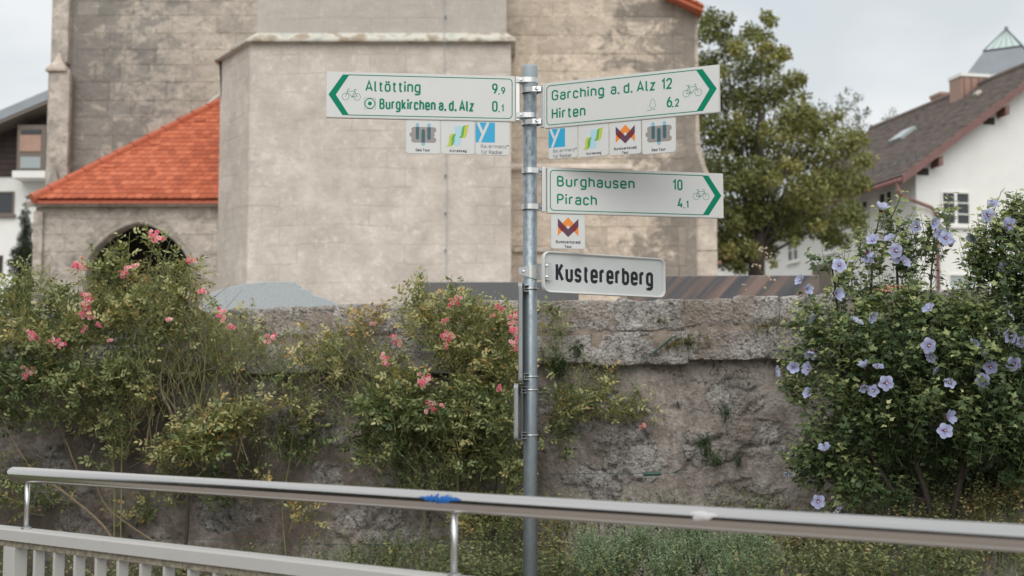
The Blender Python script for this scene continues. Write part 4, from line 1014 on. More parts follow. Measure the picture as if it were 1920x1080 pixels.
# ================================================================ SIGN POST
PX = P(994, 600, 5.95).x; POLE = Vector((PX, 5.95, 0)); PR = .030
post = empty('signpost_pole', (POLE.x, POLE.y, .1), 0, 'galvanised steel pole with grey cap carrying all the signs', 'pole')
zt = P(994, 150, 5.95).z; ztt = P(994, 122, 5.95).z
b = MB(); b.tube([(PX, 5.95, -.1), (PX, 5.95, zt-.02)], PR, 40); b.build('pole', M['galv'], post, smooth=True)
b = MB(); b.tube([(PX,5.95,zt-.045),(PX,5.95,zt-.041),(PX,5.95,ztt-.012),(PX,5.95,ztt-.003),(PX,5.95,ztt)], [PR+.0022,PR+.0036,PR+.0036,PR+.0015,PR-.006], 40); b.build('cap', M['cap'], post, smooth=True)
def signframe(uL, vL, YL, uR, vR, YR, H):
    a = P(uL, vL, YL); c = P(uR, vR, YR); z = (a.z+c.z)/2
    W_ = math.hypot(c.x-a.x, c.y-a.y); rz = math.atan2(c.y-a.y, c.x-a.x)
    return Vector((a.x, a.y, z-H)), rz, W_
def rrect(x0, x1, z0, z1, r, n=5):
    return rpth([(x0,z0),(x1,z0),(x1,z1),(x0,z1)], r, True, n)[:-1]
def slab(name, pts, y0, y1, mat, parent, bevel=0):
    b = MB(); b.prism([Vector((x, y0, z)) for x, z in pts], (0, y1-y0, 0)); return b.build(name, mat, parent, world=False, bevel=bevel)
def clamp(parent, rz, org, z, side, h=.022, reach=.062, lift=0):
    """band round the pole with a tab towards the sign; in the sign's local frame"""
    inv = Matrix.Rotation(-rz, 3, 'Z'); pc = inv@(Vector((POLE.x, POLE.y, 0))-Vector((org.x, org.y, 0)))
    r = PR+.0035; dx = side     # side=+1 tab runs to +x
    pts = [(pc.x+dx*reach, pc.y-r*.55)]
    pts += [(pc.x+dx*.028, pc.y-r*.98)]
    for k in range(15):
        a = -math.pi/2-dx*math.pi*k/14; pts.append((pc.x+r*math.cos(a), pc.y+r*math.sin(a)))
    pts += [(pc.x+dx*reach, pc.y+r*.2)]
    b = MB(); t = .0028; n = len(pts); inner = []
    for i, p in enumerate(pts):
        a = Vector(pts[max(i-1,0)]); c = Vector(pts[min(i+1,n-1)]); d = (c-a).normalized(); nn = Vector((-d.y, d.x))*dx; inner.append((p[0]+nn.x*t, p[1]+nn.y*t))
    for i in range(n-1):
        A0, A1, B0, B1 = pts[i], pts[i+1], inner[i], inner[i+1]
        b.hexa([(A0[0],A0[1],z-h/2),(A1[0],A1[1],z-h/2),(B1[0],B1[1],z-h/2),(B0[0],B0[1],z-h/2)], [(A0[0],A0[1],z+h/2),(A1[0],A1[1],z+h/2),(B1[0],B1[1],z+h/2),(B0[0],B0[1],z+h/2)])
    cl = b.build('clamp', M['alu'], parent, world=False)
    b = MB(); bx = pc.x+dx*.044; y0 = pc.y-r*.80
    b.tube([(bx,y0-.001,z),(bx,y0-.0022,z)], .0092, 20); b.tube([(bx,y0-.0022,z),(bx,y0-.0075,z),(bx,y0-.009,z)], [.0062,.0062,.005], 6)
    b.build('bolt', M['bolt'], cl, world=False)
    return pc
def route_sign(label, frame, H, mirror, clampz, pole_side):
    org, rz, W_ = frame
    e = empty('direction_sign', org, rz, label, 'direction sign', 'green and white cycle direction signs')
    slab('board', rrect(0, W_, 0, H, .004), 0, .016, M['sign_edge'], e, bevel=.0015)
    slab('reflective_face', rrect(.0025, W_-.0025, .004, H-.003, .004), -.0005, -.0001, M['sign_white'], e)
    X_ = (lambda x: W_-x) if mirror else (lambda x: x)
    fl = Flat(-.0009)
    pol = [(X_(.010), H/2), (X_(.070), H-.012), (X_(.098), H-.012), (X_(.041), H/2), (X_(.098), .012), (X_(.070), .012)]
    # two convex halves
    fl.poly([pol[0], pol[3], pol[2], pol[1]] if not mirror else [pol[0], pol[1], pol[2], pol[3]]); fl.y += fl.step
    fl.poly([pol[0], pol[5], pol[4], pol[3]] if not mirror else [pol[0], pol[3], pol[4], pol[5]]); fl.build('arrow', M['green'], e)
    fl = Flat(-.0009)
    m = .0135
    fl.stroke([(X_(.094), H-m+.0005)]+rpth([(X_(.1), H-m), (X_(W_-m), H-m), (X_(W_-m), m), (X_(.1), m)], .016)[1:-1]+[(X_(.094), m-.0005)], .0036); fl.build('border_line', M['green'], e)
    # rail behind the edge and the clamps on the pole
    xr_ = (W_+.012) if pole_side > 0 else -.012
    b = MB(); b.box(xr_-.009, xr_+.009, .006, .020, .006, H+.0); b.build('mounting_rail', M['alu'], e, world=False, bevel=.002)
    for z in clampz: clamp(e, rz, org, z, -pole_side)
    return e, W_
G3 = 'green and white cycle direction signs'
# --- left sign
s1f = signframe(612, 133, 5.83, 966, 143.5, 5.92, .2); sgn1, W1 = route_sign('left pointing cycle sign reading Altötting and Burgkirchen a. d. Alz', s1f, .2, False, (.185, .030), +1)
fl = Flat(-.0009); fl.text('Altötting', .163*W1/.8, .117, .048, .237, .0070); fl.build('destination_lettering', M['green'], sgn1)
fl = Flat(-.0009); fl.text('Burgkirchen a. d. Alz', .227, .041, .047, .404, .0074, .17); fl.build('destination_lettering', M['green'], sgn1)
for zz_, a_, c_ in ((.118, '9', ',9'), (.041, '0', ',1')):
    fl = Flat(-.0009); fl.text(a_, .711, zz_, .048, None, .0072); fl.text(c_, .7375, zz_, .033, None, .0052, .26); fl.build('distance_lettering', M['green'], sgn1)
fl = Flat(-.0009); bike(fl, .082, .131, .092, .0145, .0016, False); fl.build('bicycle_symbol', M['green'], sgn1)
fl = Flat(-.0009); fl.stroke(circ(.186, .065, .0212, n=36), .0038); fl.poly(circ(.186, .065, .0088, n=24)[:-1]); fl.stroke([(.1622,.0412),(.2098,.0412),(.2098,.0888),(.1622,.0888),(.1622,.0412)], .0009); fl.build('town_centre_symbol', M['green'], sgn1)
# --- right upper sign
s2f = signframe(1020, 156.5, 5.90, 1348, 120.5, 5.56, .198); sgn2, W2 = route_sign('right pointing cycle sign reading Garching a. d. Alz and Hirten', s2f, .198, True, (.176, .034), -1)
fl = Flat(-.0009); fl.text('Garching', .046*W2, .118, .046, .312*W2, .0068); fl.build('destination_lettering', M['green'], sgn2)
fl = Flat(-.0009); fl.text('a. d. Alz', .394*W2, .118, .046, .255*W2, .0068); fl.build('destination_lettering', M['green'], sgn2)
fl = Flat(-.0009); fl.text('Hirten', .046*W2, .038, .047, .202*W2, .0070); fl.build('destination_lettering', M['green'], sgn2)
fl = Flat(-.0009); fl.text('12', .683*W2, .117, .047, .060*W2, .0072); fl.build('distance_lettering', M['green'], sgn2)
fl = Flat(-.0009); fl.text('6', .712*W2, .040, .047, None, .0072); fl.text(',2', .741*W2, .040, .034, None, .0054, .26); fl.build('distance_lettering', M['green'], sgn2)
fl = Flat(-.0009); bike(fl, .821*W2, .886*W2, .091, .0145, .0016, True); fl.build('bicycle_symbol', M['green'], sgn2)
fl = Flat(-.0009); tx = .633*W2
fl.stroke([(tx-.004,.036),(tx-.0035,.046),(tx-.010,.048),(tx-.0135,.055),(tx-.0105,.062),(tx-.0095,.070),(tx-.005,.080),(tx,.084),(tx+.005,.080),(tx+.0095,.072),(tx+.0115,.062),(tx+.0125,.054),(tx+.010,.049),(tx+.003,.046),(tx+.004,.036)], .0014)
fl.stroke([(tx-.026,.033),(tx-.021,.036),(tx-.016,.034),(tx-.011,.038),(tx-.004,.036)], .0014); fl.stroke([(tx+.004,.036),(tx+.009,.039),(tx+.014,.035)], .0014); fl.build('tree_symbol', M['green'], sgn2)
# --- right lower sign
s3f = signframe(1026, 313, 5.90, 1356, 325.5, 6.07, .2); sgn3, W3 = route_sign('right pointing cycle sign reading Burghausen and Pirach', s3f, .2, True, (.190, .033), -1)
fl = Flat(-.0009); fl.text('Burghausen', .0526*W3, .117, .047, .437*W3, .0070); fl.build('destination_lettering', M['green'], sgn3)
fl = Flat(-.0009); fl.text('Pirach', .0526*W3, .039, .047, .224*W3, .0070); fl.build('destination_lettering', M['green'], sgn3)
fl = Flat(-.0009); fl.text('10', .706*W3, .118, .048, .057*W3, .0072); fl.build('distance_lettering', M['green'], sgn3)
fl = Flat(-.0009); fl.text('4', .733*W3, .040, .047, None, .0072); fl.text(',1', .765*W3, .040, .034, None, .0054, .26); fl.build('distance_lettering', M['green'], sgn3)
fl = Flat(-.0009); bike(fl, .841*W3, .898*W3, .094, .0143, .0016, True); fl.build('bicycle_symbol', M['green'], sgn3)
# --- street name sign
kf = signframe(1018, 470, 5.885, 1246, 485.5, 6.22, .178); org, rz, WK = kf
ks = empty('street_name_sign', org, rz, 'white street name sign reading Kustererberg with rounded raised rim', 'street sign')
HK = .178
slab('board', rrect(.004, WK-.004, .004, HK-.004, .028), .004, .009, M['ktext_bg'], ks)
ro = rrect(0, WK, 0, HK, .032, 8); ri = rrect(.010, WK-.010, .010, HK-.010, .023, 8); n_ = len(ro)
b = MB(); vs = [(x, .012, z) for x, z in ro]+[(x, -.006, z) for x, z in ro]+[(x*1+(.0025 if x < WK/2 else -.0025), -.009, z+(.0025 if z < HK/2 else -.0025)) for x, z in ro]+[(x, -.006, z) for x, z in [((a[0]*.35+c[0]*.65), (a[1]*.35+c[1]*.65)) for a, c in zip(ro, ri)]]+[(x, .0035, z) for x, z in ri]
b.add(vs, [(k*n_+i, k*n_+(i+1) % n_, (k+1)*n_+(i+1) % n_, (k+1)*n_+i) for k in range(4) for i in range(n_)]); b.build('rim', M['sign_white'], ks, world=False, smooth=True)
fl = Flat(.0034); fl.text('Kustererberg', .1035*WK, .050, .0815, .797*WK, .0142, .20); fl.build('street_lettering', M['charcoal'], ks)
inv = Matrix.Rotation(-rz, 3, 'Z'); pc = inv@(Vector((POLE.x, POLE.y, 0))-Vector((org.x, org.y, 0)))
b = MB(); r = PR+.003; prof = [(pc.x-.068, pc.y-.020, .016), (pc.x-.034, pc.y-.023, .026)]
for a in (232, 250, 270, 290, 308): prof.append((pc.x+r*math.cos(R(a)), pc.y+r*math.sin(R(a)), .030+.010*(a-232)/76))
prof += [(.004, -.012, .044), (.034, -.012, .046)]
zc_ = .088
zc_of = lambda hh: .100-.004
for i in range(len(prof)-1):
    x0, y0, h0 = prof[i]; x1, y1, h1 = prof[i+1]; t = .003
    b.hexa([(x0,y0,zc_+.008-h0*.95),(x1,y1,zc_+.008-h1*.95),(x1,y1+t,zc_+.008-h1*.95),(x0,y0+t,zc_+.008-h0*.95)], [(x0,y0,zc_+.008+h0*.72),(x1,y1,zc_+.008+h1*.72),(x1,y1+t,zc_+.008+h1*.72),(x0,y0+t,zc_+.008+h0*.72)])
kb = b.build('bracket', M['alu'], ks, world=False)
for bx, by, bz in ((pc.x-.046, pc.y-.022, zc_+.004), (.012, -.012, zc_+.026), (.012, -.012, zc_-.022)):
    b = MB(); b.tube([(bx,by-.0005,bz),(bx,by-.002,bz)], .0085, 20); b.tube([(bx,by-.002,bz),(bx,by-.006,bz),(bx,by-.0075,bz)], [.006,.0055,.003], 12); b.build('bolt', M['bolt'], kb, world=False)
# --- route plaques
def plaque(parent_frame, uL, uR, Wtot, uw, kind, label, top=0.0, side=.147, tilt=0):
    org, rz, W_ = parent_frame; x0 = (uL-uw[0])/(uw[1]-uw[0])*W_; x1 = (uR-uw[0])/(uw[1]-uw[0])*W_; sd = x1-x0-.0015
    o = Matrix.Rotation(rz, 3, 'Z')@Vector((x0, .004, 0))+org+Vector((0, 0, -.0005-sd*1.0-top))
    e = empty('route_plaque', o, rz, label, 'plaque', 'small square route plaques hanging under the direction signs')
    g = sd/595.0; hgt = sd*(1.0)
    slab('plate', [(sd*.0, hgt), (0, .012)]+[(.012-.012*math.cos(R(a)), .012-.012*math.sin(R(a))) for a in (30,60,90)]+[(sd-.012+.012*math.sin(R(a)), .012-.012*math.cos(R(a))) for a in (0,30,60,90)]+[(sd, hgt)], 0, .004, M['sign_edge'], e, bevel=.0006)
    slab('face', rrect(.0018, sd-.0018, .0022, hgt-.001, .010), -.0005, -.0001, M['sign_white'], e)
    U = lambda x, y: (x*g, hgt-y*g)      # crop units, y down, 595 across
    y = -.0008
    def F_(name, mat, fn):
        nonlocal y
        fl = Flat(y, .00003); fn(fl); fl.build(name, mat, e); y = fl.y-.00004
    def pl(fl, pts): 
        q = [U(*p) for p in pts]; a = sum(q[i][0]*q[(i+1) % len(q)][1]-q[(i+1) % len(q)][0]*q[i][1] for i in range(len(q)))
        fl.poly(q if a > 0 else q[::-1])
    def cap(fl, x0, x1, y0, y1, r): pl(fl, [(p[0], p[1]) for p in rrect(x0, x1, y0, y1, r, 6)])
    if kind == 'geo':
        F_('log_symbol', M['log'], lambda f: [cap(f, 92, 525, 125, 222, 46), cap(f, 62, 498, 212, 308, 46), cap(f, 92, 525, 300, 398, 46)])
        F_('bar_symbol', M['steelblue'], lambda f: [cap(f, 170, 228, 58, 350, 28), cap(f, 370, 430, 58, 352, 28), cap(f, 268, 330, 158, 450, 28)])
        F_('bar_overlap', M['teal'], lambda f: [pl(f, [(170,125),(228,125)]+[(228,322),(214,345),(199,350),(184,345),(170,322)]), pl(f, [(370,125),(430,125),(430,322),(415,347),(400,352),(385,347),(370,322)]), pl(f, [(268,398),(330,398),(330,188),(314,163),(299,158),(284,163),(268,188)])])
        F_('lettering', M['charcoal'], lambda f: f.text('Geo Tour', *U(170, 552), 50*g, 250*g, 8.5*g))
    if kind == 'alz':
        F_('river_symbol', M['ltblue'], lambda f: pl(f, [(238,140),(250,110),(275,98),(392,96),(372,150),(368,250),(352,300),(350,410),(338,436),(215,440),(236,380),(240,250)]))
        F_('bank_symbol', M['yel'], lambda f: [pl(f, [(90,460),(125,432),(138,380),(142,300),(160,250),(195,235),(262,233),(236,285),(232,360),(215,420),(180,460)]), pl(f, [(318,303),(355,268),(366,180),(378,110),(420,82),(498,70),(470,118),(468,190),(445,265),(420,303)])])
        F_('reed_symbol', M['grn2'], lambda f: [pl(f, [(172,440),(188,380),(182,320),(205,265),(232,240),(268,233),(242,290),(238,370),(210,432)]), pl(f, [(312,303),(350,262),(362,180),(372,118),(405,84),(430,80),(412,120),(406,190),(395,260),(368,303)])])
        F_('lettering', M['charcoal'], lambda f: f.text('Alzradweg', *U(150, 555), 46*g, 300*g, 8*g))
    if kind == 'bay':
        def blue(f): pl(f, [(4,20),(340,20),(340,372),(4,372)])
        F_('blue_square', M['cyan'], blue)
        F_('y_symbol', M['sign_white'], lambda f: [f.stroke([U(42,22), U(130,225)], 46*g), f.stroke([U(222,22), U(72,370)], 46*g)])
        F_('lettering', M['textgrey'], lambda f: [f.text('Ba', *U(95, 470), 62*g, 88*g, 7*g), f.text('ernnetz®', *U(232, 470), 62*g, 350*g, 7*g), f.text('für Radler', *U(95, 572), 62*g, 385*g, 7*g)])
        F_('lettering', M['ltblue'], lambda f: f.text('y', *U(190, 470), 62*g, None, 7*g))
    if kind == 'bund':
        q = lambda pts: [((x-272)/231*595, (y_-415)/231*595) for x, y_ in pts]
        F_('orange_symbol', M['orange'], lambda f: [pl(f, q([(318,510),(388,437),(388,488),(318,560)])), pl(f, q([(388,437),(458,510),(458,560),(388,488)]))])
        F_('plum_symbol', M['purple'], lambda f: [pl(f, q([(318,445),(388,515),(388,568),(318,500)])), pl(f, q([(388,515),(458,445),(458,500),(388,568)]))])
        F_('overlap_symbol', M['maroon'], lambda f: [pl(f, q([(346,481),(372,505),(346,531),(323,505)])), pl(f, q([(430,481),(453,505),(430,531),(404,505)]))])
        F_('lettering', M['charcoal'], lambda f: [f.text('Bundwerkstadl', *U(85, 500), 50*g, 430*g, 8*g), f.text('Tour', *U(235, 575), 46*g, 125*g, 8*g)])
    return e
u1 = (612, 966)
plaque(s1f, 760.5, 825.5, 0, u1, 'geo', 'Geo Tour plaque with crossed log symbol, under the left pointing sign')
plaque(s1f, 826, 890.5, 0, u1, 'alz', 'Alzradweg plaque with green and blue river symbol, under the left pointing sign')
plaque(s1f, 891, 956, 0, u1, 'bay', 'Bayernnetz für Radler plaque with blue square, under the left pointing sign')
u2 = (1020, 1348)
plaque(s2f, 1028, 1085.5, 0, u2, 'bay', 'Bayernnetz für Radler plaque with blue square, under the Garching sign')
plaque(s2f, 1086.5, 1145, 0, u2, 'alz', 'Alzradweg plaque with green and blue river symbol, under the Garching sign')
plaque(s2f, 1146, 1206, 0, u2, 'bund', 'Bundwerkstadl Tour plaque with orange and plum symbol, under the Garching sign')
plaque(s2f, 1207, 1269.5, 0, u2, 'geo', 'Geo Tour plaque with crossed log symbol, under the Garching sign')
plaque(s3f, 1033, 1096, 0, (1026, 1356), 'bund', 'Bundwerkstadl Tour plaque with orange and plum symbol, hanging alone above the street name sign')
# --- two signs seen edge on
def edge_sign(label, near, far, v0, v1, clamps, sticker):
    a = Vector(near); c = Vector(far); Ym = 5.93; z1 = P(970, v0, Ym).z; z0 = P(970, v1, Ym).z
    L0 = (c-a).length; rz = math.atan2(c.y-a.y, c.x-a.x); e = empty('traffic_sign', (a.x, a.y, z0), rz, label, 'traffic sign')
    H = z1-z0
    slab('plate', rrect(0, L0, 0, H, .02), 0, .0035, M['plate_grey'], e)
    ro = rrect(0, L0, 0, H, .02, 6); b = MB(); n_ = len(ro); vs = [(x, .0036, z) for x, z in ro]+[(x, -.014, z) for x, z in ro]+[((x-L0/2)*.985+L0/2, -.014, (z-H/2)*.985+H/2) for x, z in ro]+[((x-L0/2)*.985+L0/2, -.0005, (z-H/2)*.985+H/2) for x, z in ro]
    b.add(vs, [(k*n_+i, k*n_+(i+1) % n_, (k+1)*n_+(i+1) % n_, (k+1)*n_+i) for k in range(3) for i in range(n_)]); b.build('folded_edge', M['plate_grey'], e, world=False)
    if sticker:
        fl = Flat(-.0006); fl.poly([(.03,.035),(.045,.035),(.045,H*.52),(.03,H*.52)]); fl.build('sticker', M['winwhite'], e)
    inv = Matrix.Rotation(-rz, 3, 'Z'); pc = inv@(Vector((POLE.x, POLE.y, 0))-Vector((a.x, a.y, 0)))
    for v in clamps:
        z = P(990, v, Ym).z-z0; b = MB(); r = PR+.003
        pts = [(pc.x-r, -.012, z)]+[(pc.x+r*math.cos(R(k)), pc.y+r*math.sin(R(k)), z) for k in range(180, -1 if False else 361, 15)]+[(pc.x+r, -.012, z)]
        b.tube(pts, .0028, 8); cl = b.build('u_bolt', M['bolt'], e, world=False, smooth=True)
        b = MB(); b.box(pc.x-.05, pc.x+.05, -.016, -.0142, z-.014, z+.014); b.box(pc.x-.05, pc.x+.05, -.0339, -.0161, z+.012, z+.014); b.box(pc.x-.05, pc.x+.05, -.0339, -.0161, z-.014, z-.012)
        b.build('channel_bracket', M['alu'], cl, world=False)
edge_sign('tall narrow sign seen edge on behind the pole, below the Kustererberg sign', (.0290, 5.80), (.0505, 6.09), 533, 718, (541, 706), False)
edge_sign('small sign with a worn sticker seen edge on, lowest on the pole', (.0110, 5.79), (.0520, 6.10), 720, 824, (731, 816), True)

# ================================================================ RAILING
RD = Vector((.765, -.644, 0)).normalized(); RN = Vector((RD.y, -RD.x, 0))
if RN.y > 0: RN = -RN
A0 = P(24, 888.5, 4.80); zH = A0.z; HRD = .0255
zT = P(994, 1094, 3.34).z      # top of the lower rail
def rp3(u_or_t, z, off=0): return Vector((A0.x+RD.x*u_or_t+RN.x*off, A0.y+RD.y*u_or_t+RN.y*off, z))
def t_at(u):
    x = (u-960)/F; return (x*A0.y-A0.x)/(RD.x-x*RD.y)
rail = empty('railing', rp3(1.5, 0), 0, 'pale metal railing with a round stainless handrail across the foreground', 'railing')
b = MB(); n_ = 40; pts = [rp3(-.012, zH), rp3(-.009, zH), rp3(0, zH), rp3(.012, zH)]+[rp3(.1+k*.3, zH) for k in range(17)]
b.tube(pts, [.010, .018, .0235, HRD]+[HRD]*17, n_); hr = b.build('handrail', M['inox'], rail, smooth=True)
ZT0 = zT
b = MB(); prof = [(-.032, -.040), (-.032, -.006), (-.027, 0), (.027, .0), (.032, -.006), (.032, -.040)]
t0, t1 = t_at(-4), 5.4
def sweep(prof, t0, t1, ztop, name, mat, bev=0):
    b = MB(); n = len(prof); vs = [rp3(t, ztop+z, o) for t in (t0, t1) for o, z in prof]
    b.add(vs, [(i, (i+1) % n, n+(i+1) % n, n+i) for i in range(n)]+[tuple(reversed(range(n))), tuple(range(n, 2*n))]); return b.build(name, mat, rail, bevel=bev)
sweep(prof, t0, t1, ZT0, 'top_rail', M['rail_paint'])
sweep([(-.020, -.062), (-.020, -.0402), (.020, -.0402), (.020, -.062)], t0+.03, t1, ZT0, 'channel', M['rail_moss'])
sweep([(-.020, .10-ZT0), (-.020, .14-ZT0), (.020, .14-ZT0), (.020, .10-ZT0)], t0+.03, t1, ZT0, 'bottom_rail', M['rail_paint'])
def bar(t, w_, d_, z0, z1, name, mat):
    b = MB(); b.obox(rp3(t, (z0+z1)/2), RD, RN, (0,0,1), w_/2, d_/2, (z1-z0)/2); return b.build(name, mat, rail, bevel=.002)
for u in (40,): bar(t_at(u), .07, .05, -.02, ZT0-.0625, 'post', M['rail_paint'])
bar(t_at(40)+2.2, .07, .05, -.02, ZT0-.0625, 'post', M['rail_paint'])
bar(t_at(40)+4.4, .07, .05, -.02, ZT0-.0625, 'post', M['rail_paint'])
tb = t_at(84); dt = (t_at(325)-t_at(84))/6.0; pb = None; k = 0
while tb < t_at(40)+5.2:
    if min(abs(tb-(t_at(40)+2.2)), abs(tb-(t_at(40)+4.4))) > .06:
        if pb is None: pb = bar(tb, .012, .038, .1405, ZT0-.0625, 'baluster', M['rail_paint']); t00 = tb
        else: inst(pb, Vector(pb.location)+RD*(tb-t00), None, None, rail)
    tb += dt
for u in (59, 853, 1900):
    t = t_at(u) if u < 1500 else t_at(853)+(t_at(853)-t_at(59))
    b = MB(); b.tube([rp3(t, ZT0+.004), rp3(t, zH-HRD+.002)], .0085, 16); sp_ = b.build('stanchion', M['alu'], rail, smooth=True)
    b = MB(); b.tube([rp3(t, ZT0+.0005), rp3(t, ZT0+.006)], .018, 20); b.build('flange', M['alu'], sp_)
def wrapped(strokes, name, mat, rr=.0004):
    """marks on the handrail surface: strokes of (t, angle, half width) following the tube"""
    b = MB()
    for st in strokes:
        vs = []
        for (t, a, hw_) in st:
            for sg in (-1, 1):
                tt_ = t+sg*hw_; an = R(a); vs.append(rp3(tt_, zH+math.sin(an)*(HRD+rr), math.cos(an)*(HRD+rr)))
        b.add(vs, [(2*i, 2*i+1, 2*i+3, 2*i+2) for i in range(len(st)-1)]); rr += .00003
    return b.build(name, mat, hr if False else rail, smooth=True)
rng = random.Random(3); st = []; tm = t_at(838); hwid = (t_at(877)-t_at(801))/2
for k in range(60):
    x = rng.uniform(-1, 1); env = (1-abs(x)**1.5); a1 = 22+rng.uniform(0, 26)*env; a0 = 20-rng.uniform(0, 26)*env; tl = rng.uniform(-.004, .006)
    t = tm+x*hwid; st.append([(t-tl, a0-8*env, .0008), (t, (a0+a1)/2, .0024), (t+tl, a1+8*env, .0006)])
band = [(tm+hwid*x, 20+4*math.sin(x*9), .0) for x in np.linspace(-1, 1, 12)]
wrapped(st, 'blue_marker_scribble', M['blue_paint'])
b = MB(); vs = []
for x in np.linspace(-1.03, 1.03, 24):
    for sg in (-1, 1):
        an = R(20+sg*(3+6*(1-abs(min(1,abs(x)))**2))+3*math.sin(x*13)); vs.append(rp3(tm+hwid*x, zH+math.sin(an)*(HRD+.00035), math.cos(an)*(HRD+.00035)))
b.add(vs, [(2*i, 2*i+1, 2*i+3, 2*i+2) for i in range(23)]); b.build('blue_marker_line', M['blue_paint'], rail, smooth=True)
tm = t_at(1325); hwid = (t_at(1348)-t_at(1303))/2; b = MB(); C = []
for k in range(26):
    a = 2*math.pi*k/26; rr = 1+.16*math.sin(3*a+1)+.12*math.sin(5*a); C.append((tm+hwid*rr*math.cos(a), 17+22*rr*math.sin(a)))
rings = [(1, .0003), (.8, .0016), (.4, .0026)]; vs = []
for f_, hh in rings:
    for (t, a) in C:
        an = R(17+(a-17)*f_); tt_ = tm+(t-tm)*f_; vs.append(rp3(tt_, zH+math.sin(an)*(HRD+hh), math.cos(an)*(HRD+hh)))
vs.append(rp3(tm, zH+math.sin(R(17))*(HRD+.0028), math.cos(R(17))*(HRD+.0028)))
b.add(vs, [(k*26+i, k*26+(i+1) % 26, (k+1)*26+(i+1) % 26, (k+1)*26+i) for k in range(2) for i in range(26)]+[(52+i, 52+(i+1) % 26, 78) for i in range(26)]); b.build('bird_dropping', M['white_blot'], rail, smooth=True)
#PLANTS
# ================================================================ PLANTS
NR = np.random.default_rng(12)
ROSE_T = (np.array([(0,0,0),(.28,.24,.05),(.68,.22,.04),(1,0,-.06),(.68,-.22,.04),(.28,-.24,.05)]), np.array([(0,1,2),(0,2,3),(0,3,4),(0,4,5)]))
LOBE_T = (np.array([(0,0,0),(.18,.24,.04),(.42,.40,.0),(.52,.17,.03),(1,0,-.10),(.52,-.17,.03),(.42,-.40,.0),(.18,-.24,.04)]), np.array([(0,1,2),(0,2,3),(0,3,4),(0,4,5),(0,5,6),(0,6,7)]))
NARR_T = (np.array([(0,0,0),(.4,.13,.03),(1,0,-.08),(.4,-.13,.03)]), np.array([(0,1,2),(0,2,3)]))
def unit(a): return a/np.maximum(np.linalg.norm(a, axis=-1, keepdims=True), 1e-9)
class Foliage:
    def __init__(s): s.V = []; s.F = []; s.T = []; s.n = 0
    def leaves(s, pos, d, nrm, size, tint, tmpl):
        tv, tf = tmpl; d = unit(d); y = unit(np.cross(nrm, d)); z = np.cross(d, y); N_ = len(pos)
        V = pos[:,None,:]+size[:,None,None]*(tv[None,:,0:1]*d[:,None,:]+tv[None,:,1:2]*y[:,None,:]+tv[None,:,2:3]*z[:,None,:])
        k = len(tv); s.V.append(V.reshape(-1, 3)); s.T.append(np.repeat(tint, k))
        s.F.append((tf[None]+(np.arange(N_)*k)[:,None,None]+s.n).reshape(-1, 3)); s.n += N_*k
    def twigs(s, p0, p1, r):
        d = unit(p1-p0); a = unit(np.cross(d, np.array([.3,.2,.9]))); b_ = np.cross(d, a); N_ = len(p0); V = []
        for p, rr in ((p0, r), (p1, r*.5)):
            for k in range(3):
                an = 2*math.pi*k/3; V.append(p+(a*math.cos(an)+b_*math.sin(an))*rr[:,None])
        V = np.stack(V, 1); f = np.array([(0,1,4),(0,4,3),(1,2,5),(1,5,4),(2,0,3),(2,3,5)])
        s.V.append(V.reshape(-1, 3)); s.T.append(np.repeat(np.full(N_, .45), 6)); s.F.append((f[None]+(np.arange(N_)*6)[:,None,None]+s.n).reshape(-1, 3)); s.n += N_*6
    def build(s, name, mat, parent, kind='stuff'):
        return obj(name, np.concatenate(s.V), np.concatenate(s.F), mat, parent, kind=kind, attrs={'tint': np.clip(np.concatenate(s.T), 0, 1)})
def rdir(n): return unit(NR.normal(size=(n, 3)))
def perp(d): return unit(np.cross(d, rdir(len(d))))
UP = np.array([0, 0, 1.0]); TOCAM = np.array([.1, -1, .1])
def ellipsoid(c, rad, n, shell=.5):
    d = rdir(n); r = NR.uniform(0, 1, n)**shell; return np.array(c)+d*r[:,None]*np.array(rad)
def compound(fo, base, d, L_, tint, lf=.032, pairs=2):
    """pinnate leaves: base points, rachis direction"""
    n = len(base); nrm = unit(perp(d)*.6+UP*.8+rdir(n)*.25); side = unit(np.cross(nrm, d))
    fo.twigs(base, base+d*L_[:,None], np.full(n, .0009))
    for k in range(pairs):
        f = .38+.34*k
        for sg in (-1, 1):
            dd = unit(side*sg+d*.55+NR.normal(size=(n,3))*.14); droop = -UP*.0
            fo.leaves(base+d*(L_*f)[:,None], dd, unit(nrm+rdir(n)*.35), lf*NR.uniform(.7,1.1,n), tint+NR.normal(size=n)*.12+(NR.uniform(size=n) < .035)*.35, ROSE_T)
    fo.leaves(base+d*L_[:,None], unit(d-UP*.15+rdir(n)*.12), unit(nrm+rdir(n)*.3), lf*NR.uniform(.85,1.25,n), tint+NR.normal(size=n)*.12+(NR.uniform(size=n) < .035)*.35, ROSE_T)
def rose_sprigs(fo, C, D, Ls, tint, k=5, lf=.032):
    """sprigs from points C in directions D (length Ls)"""
    n = len(C); P1 = C+D*Ls[:,None]; fo.twigs(C, P1, np.full(n, .0022))
    for j in range(k):
        f = .15+.85*j/(k-1); b_ = C+D*(Ls*f)[:,None]
        d = unit(D*.45+perp(D)*.95+UP*.12+TOCAM*.18); compound(fo, b_, d, NR.uniform(.045,.075,n), tint+NR.normal(size=n)*.06, lf)
DM = 1.0
def clump_list(fo, lst, base, fn):
    for (u, v, ru, rv, off_, n, tint) in lst:
        c = np.array(wu(u, v, off_)); sc_ = c[1]/F; rad = (ru*sc_, min(.28, .5*(ru+rv)*sc_), rv*sc_)
        n = max(1, int(round(n*DM))); C = ellipsoid(c, rad, n)
        fn(fo, C, c, np.array(base), np.full(n, tint+NR.uniform(-.13,.13))+NR.normal(size=n)*.13)
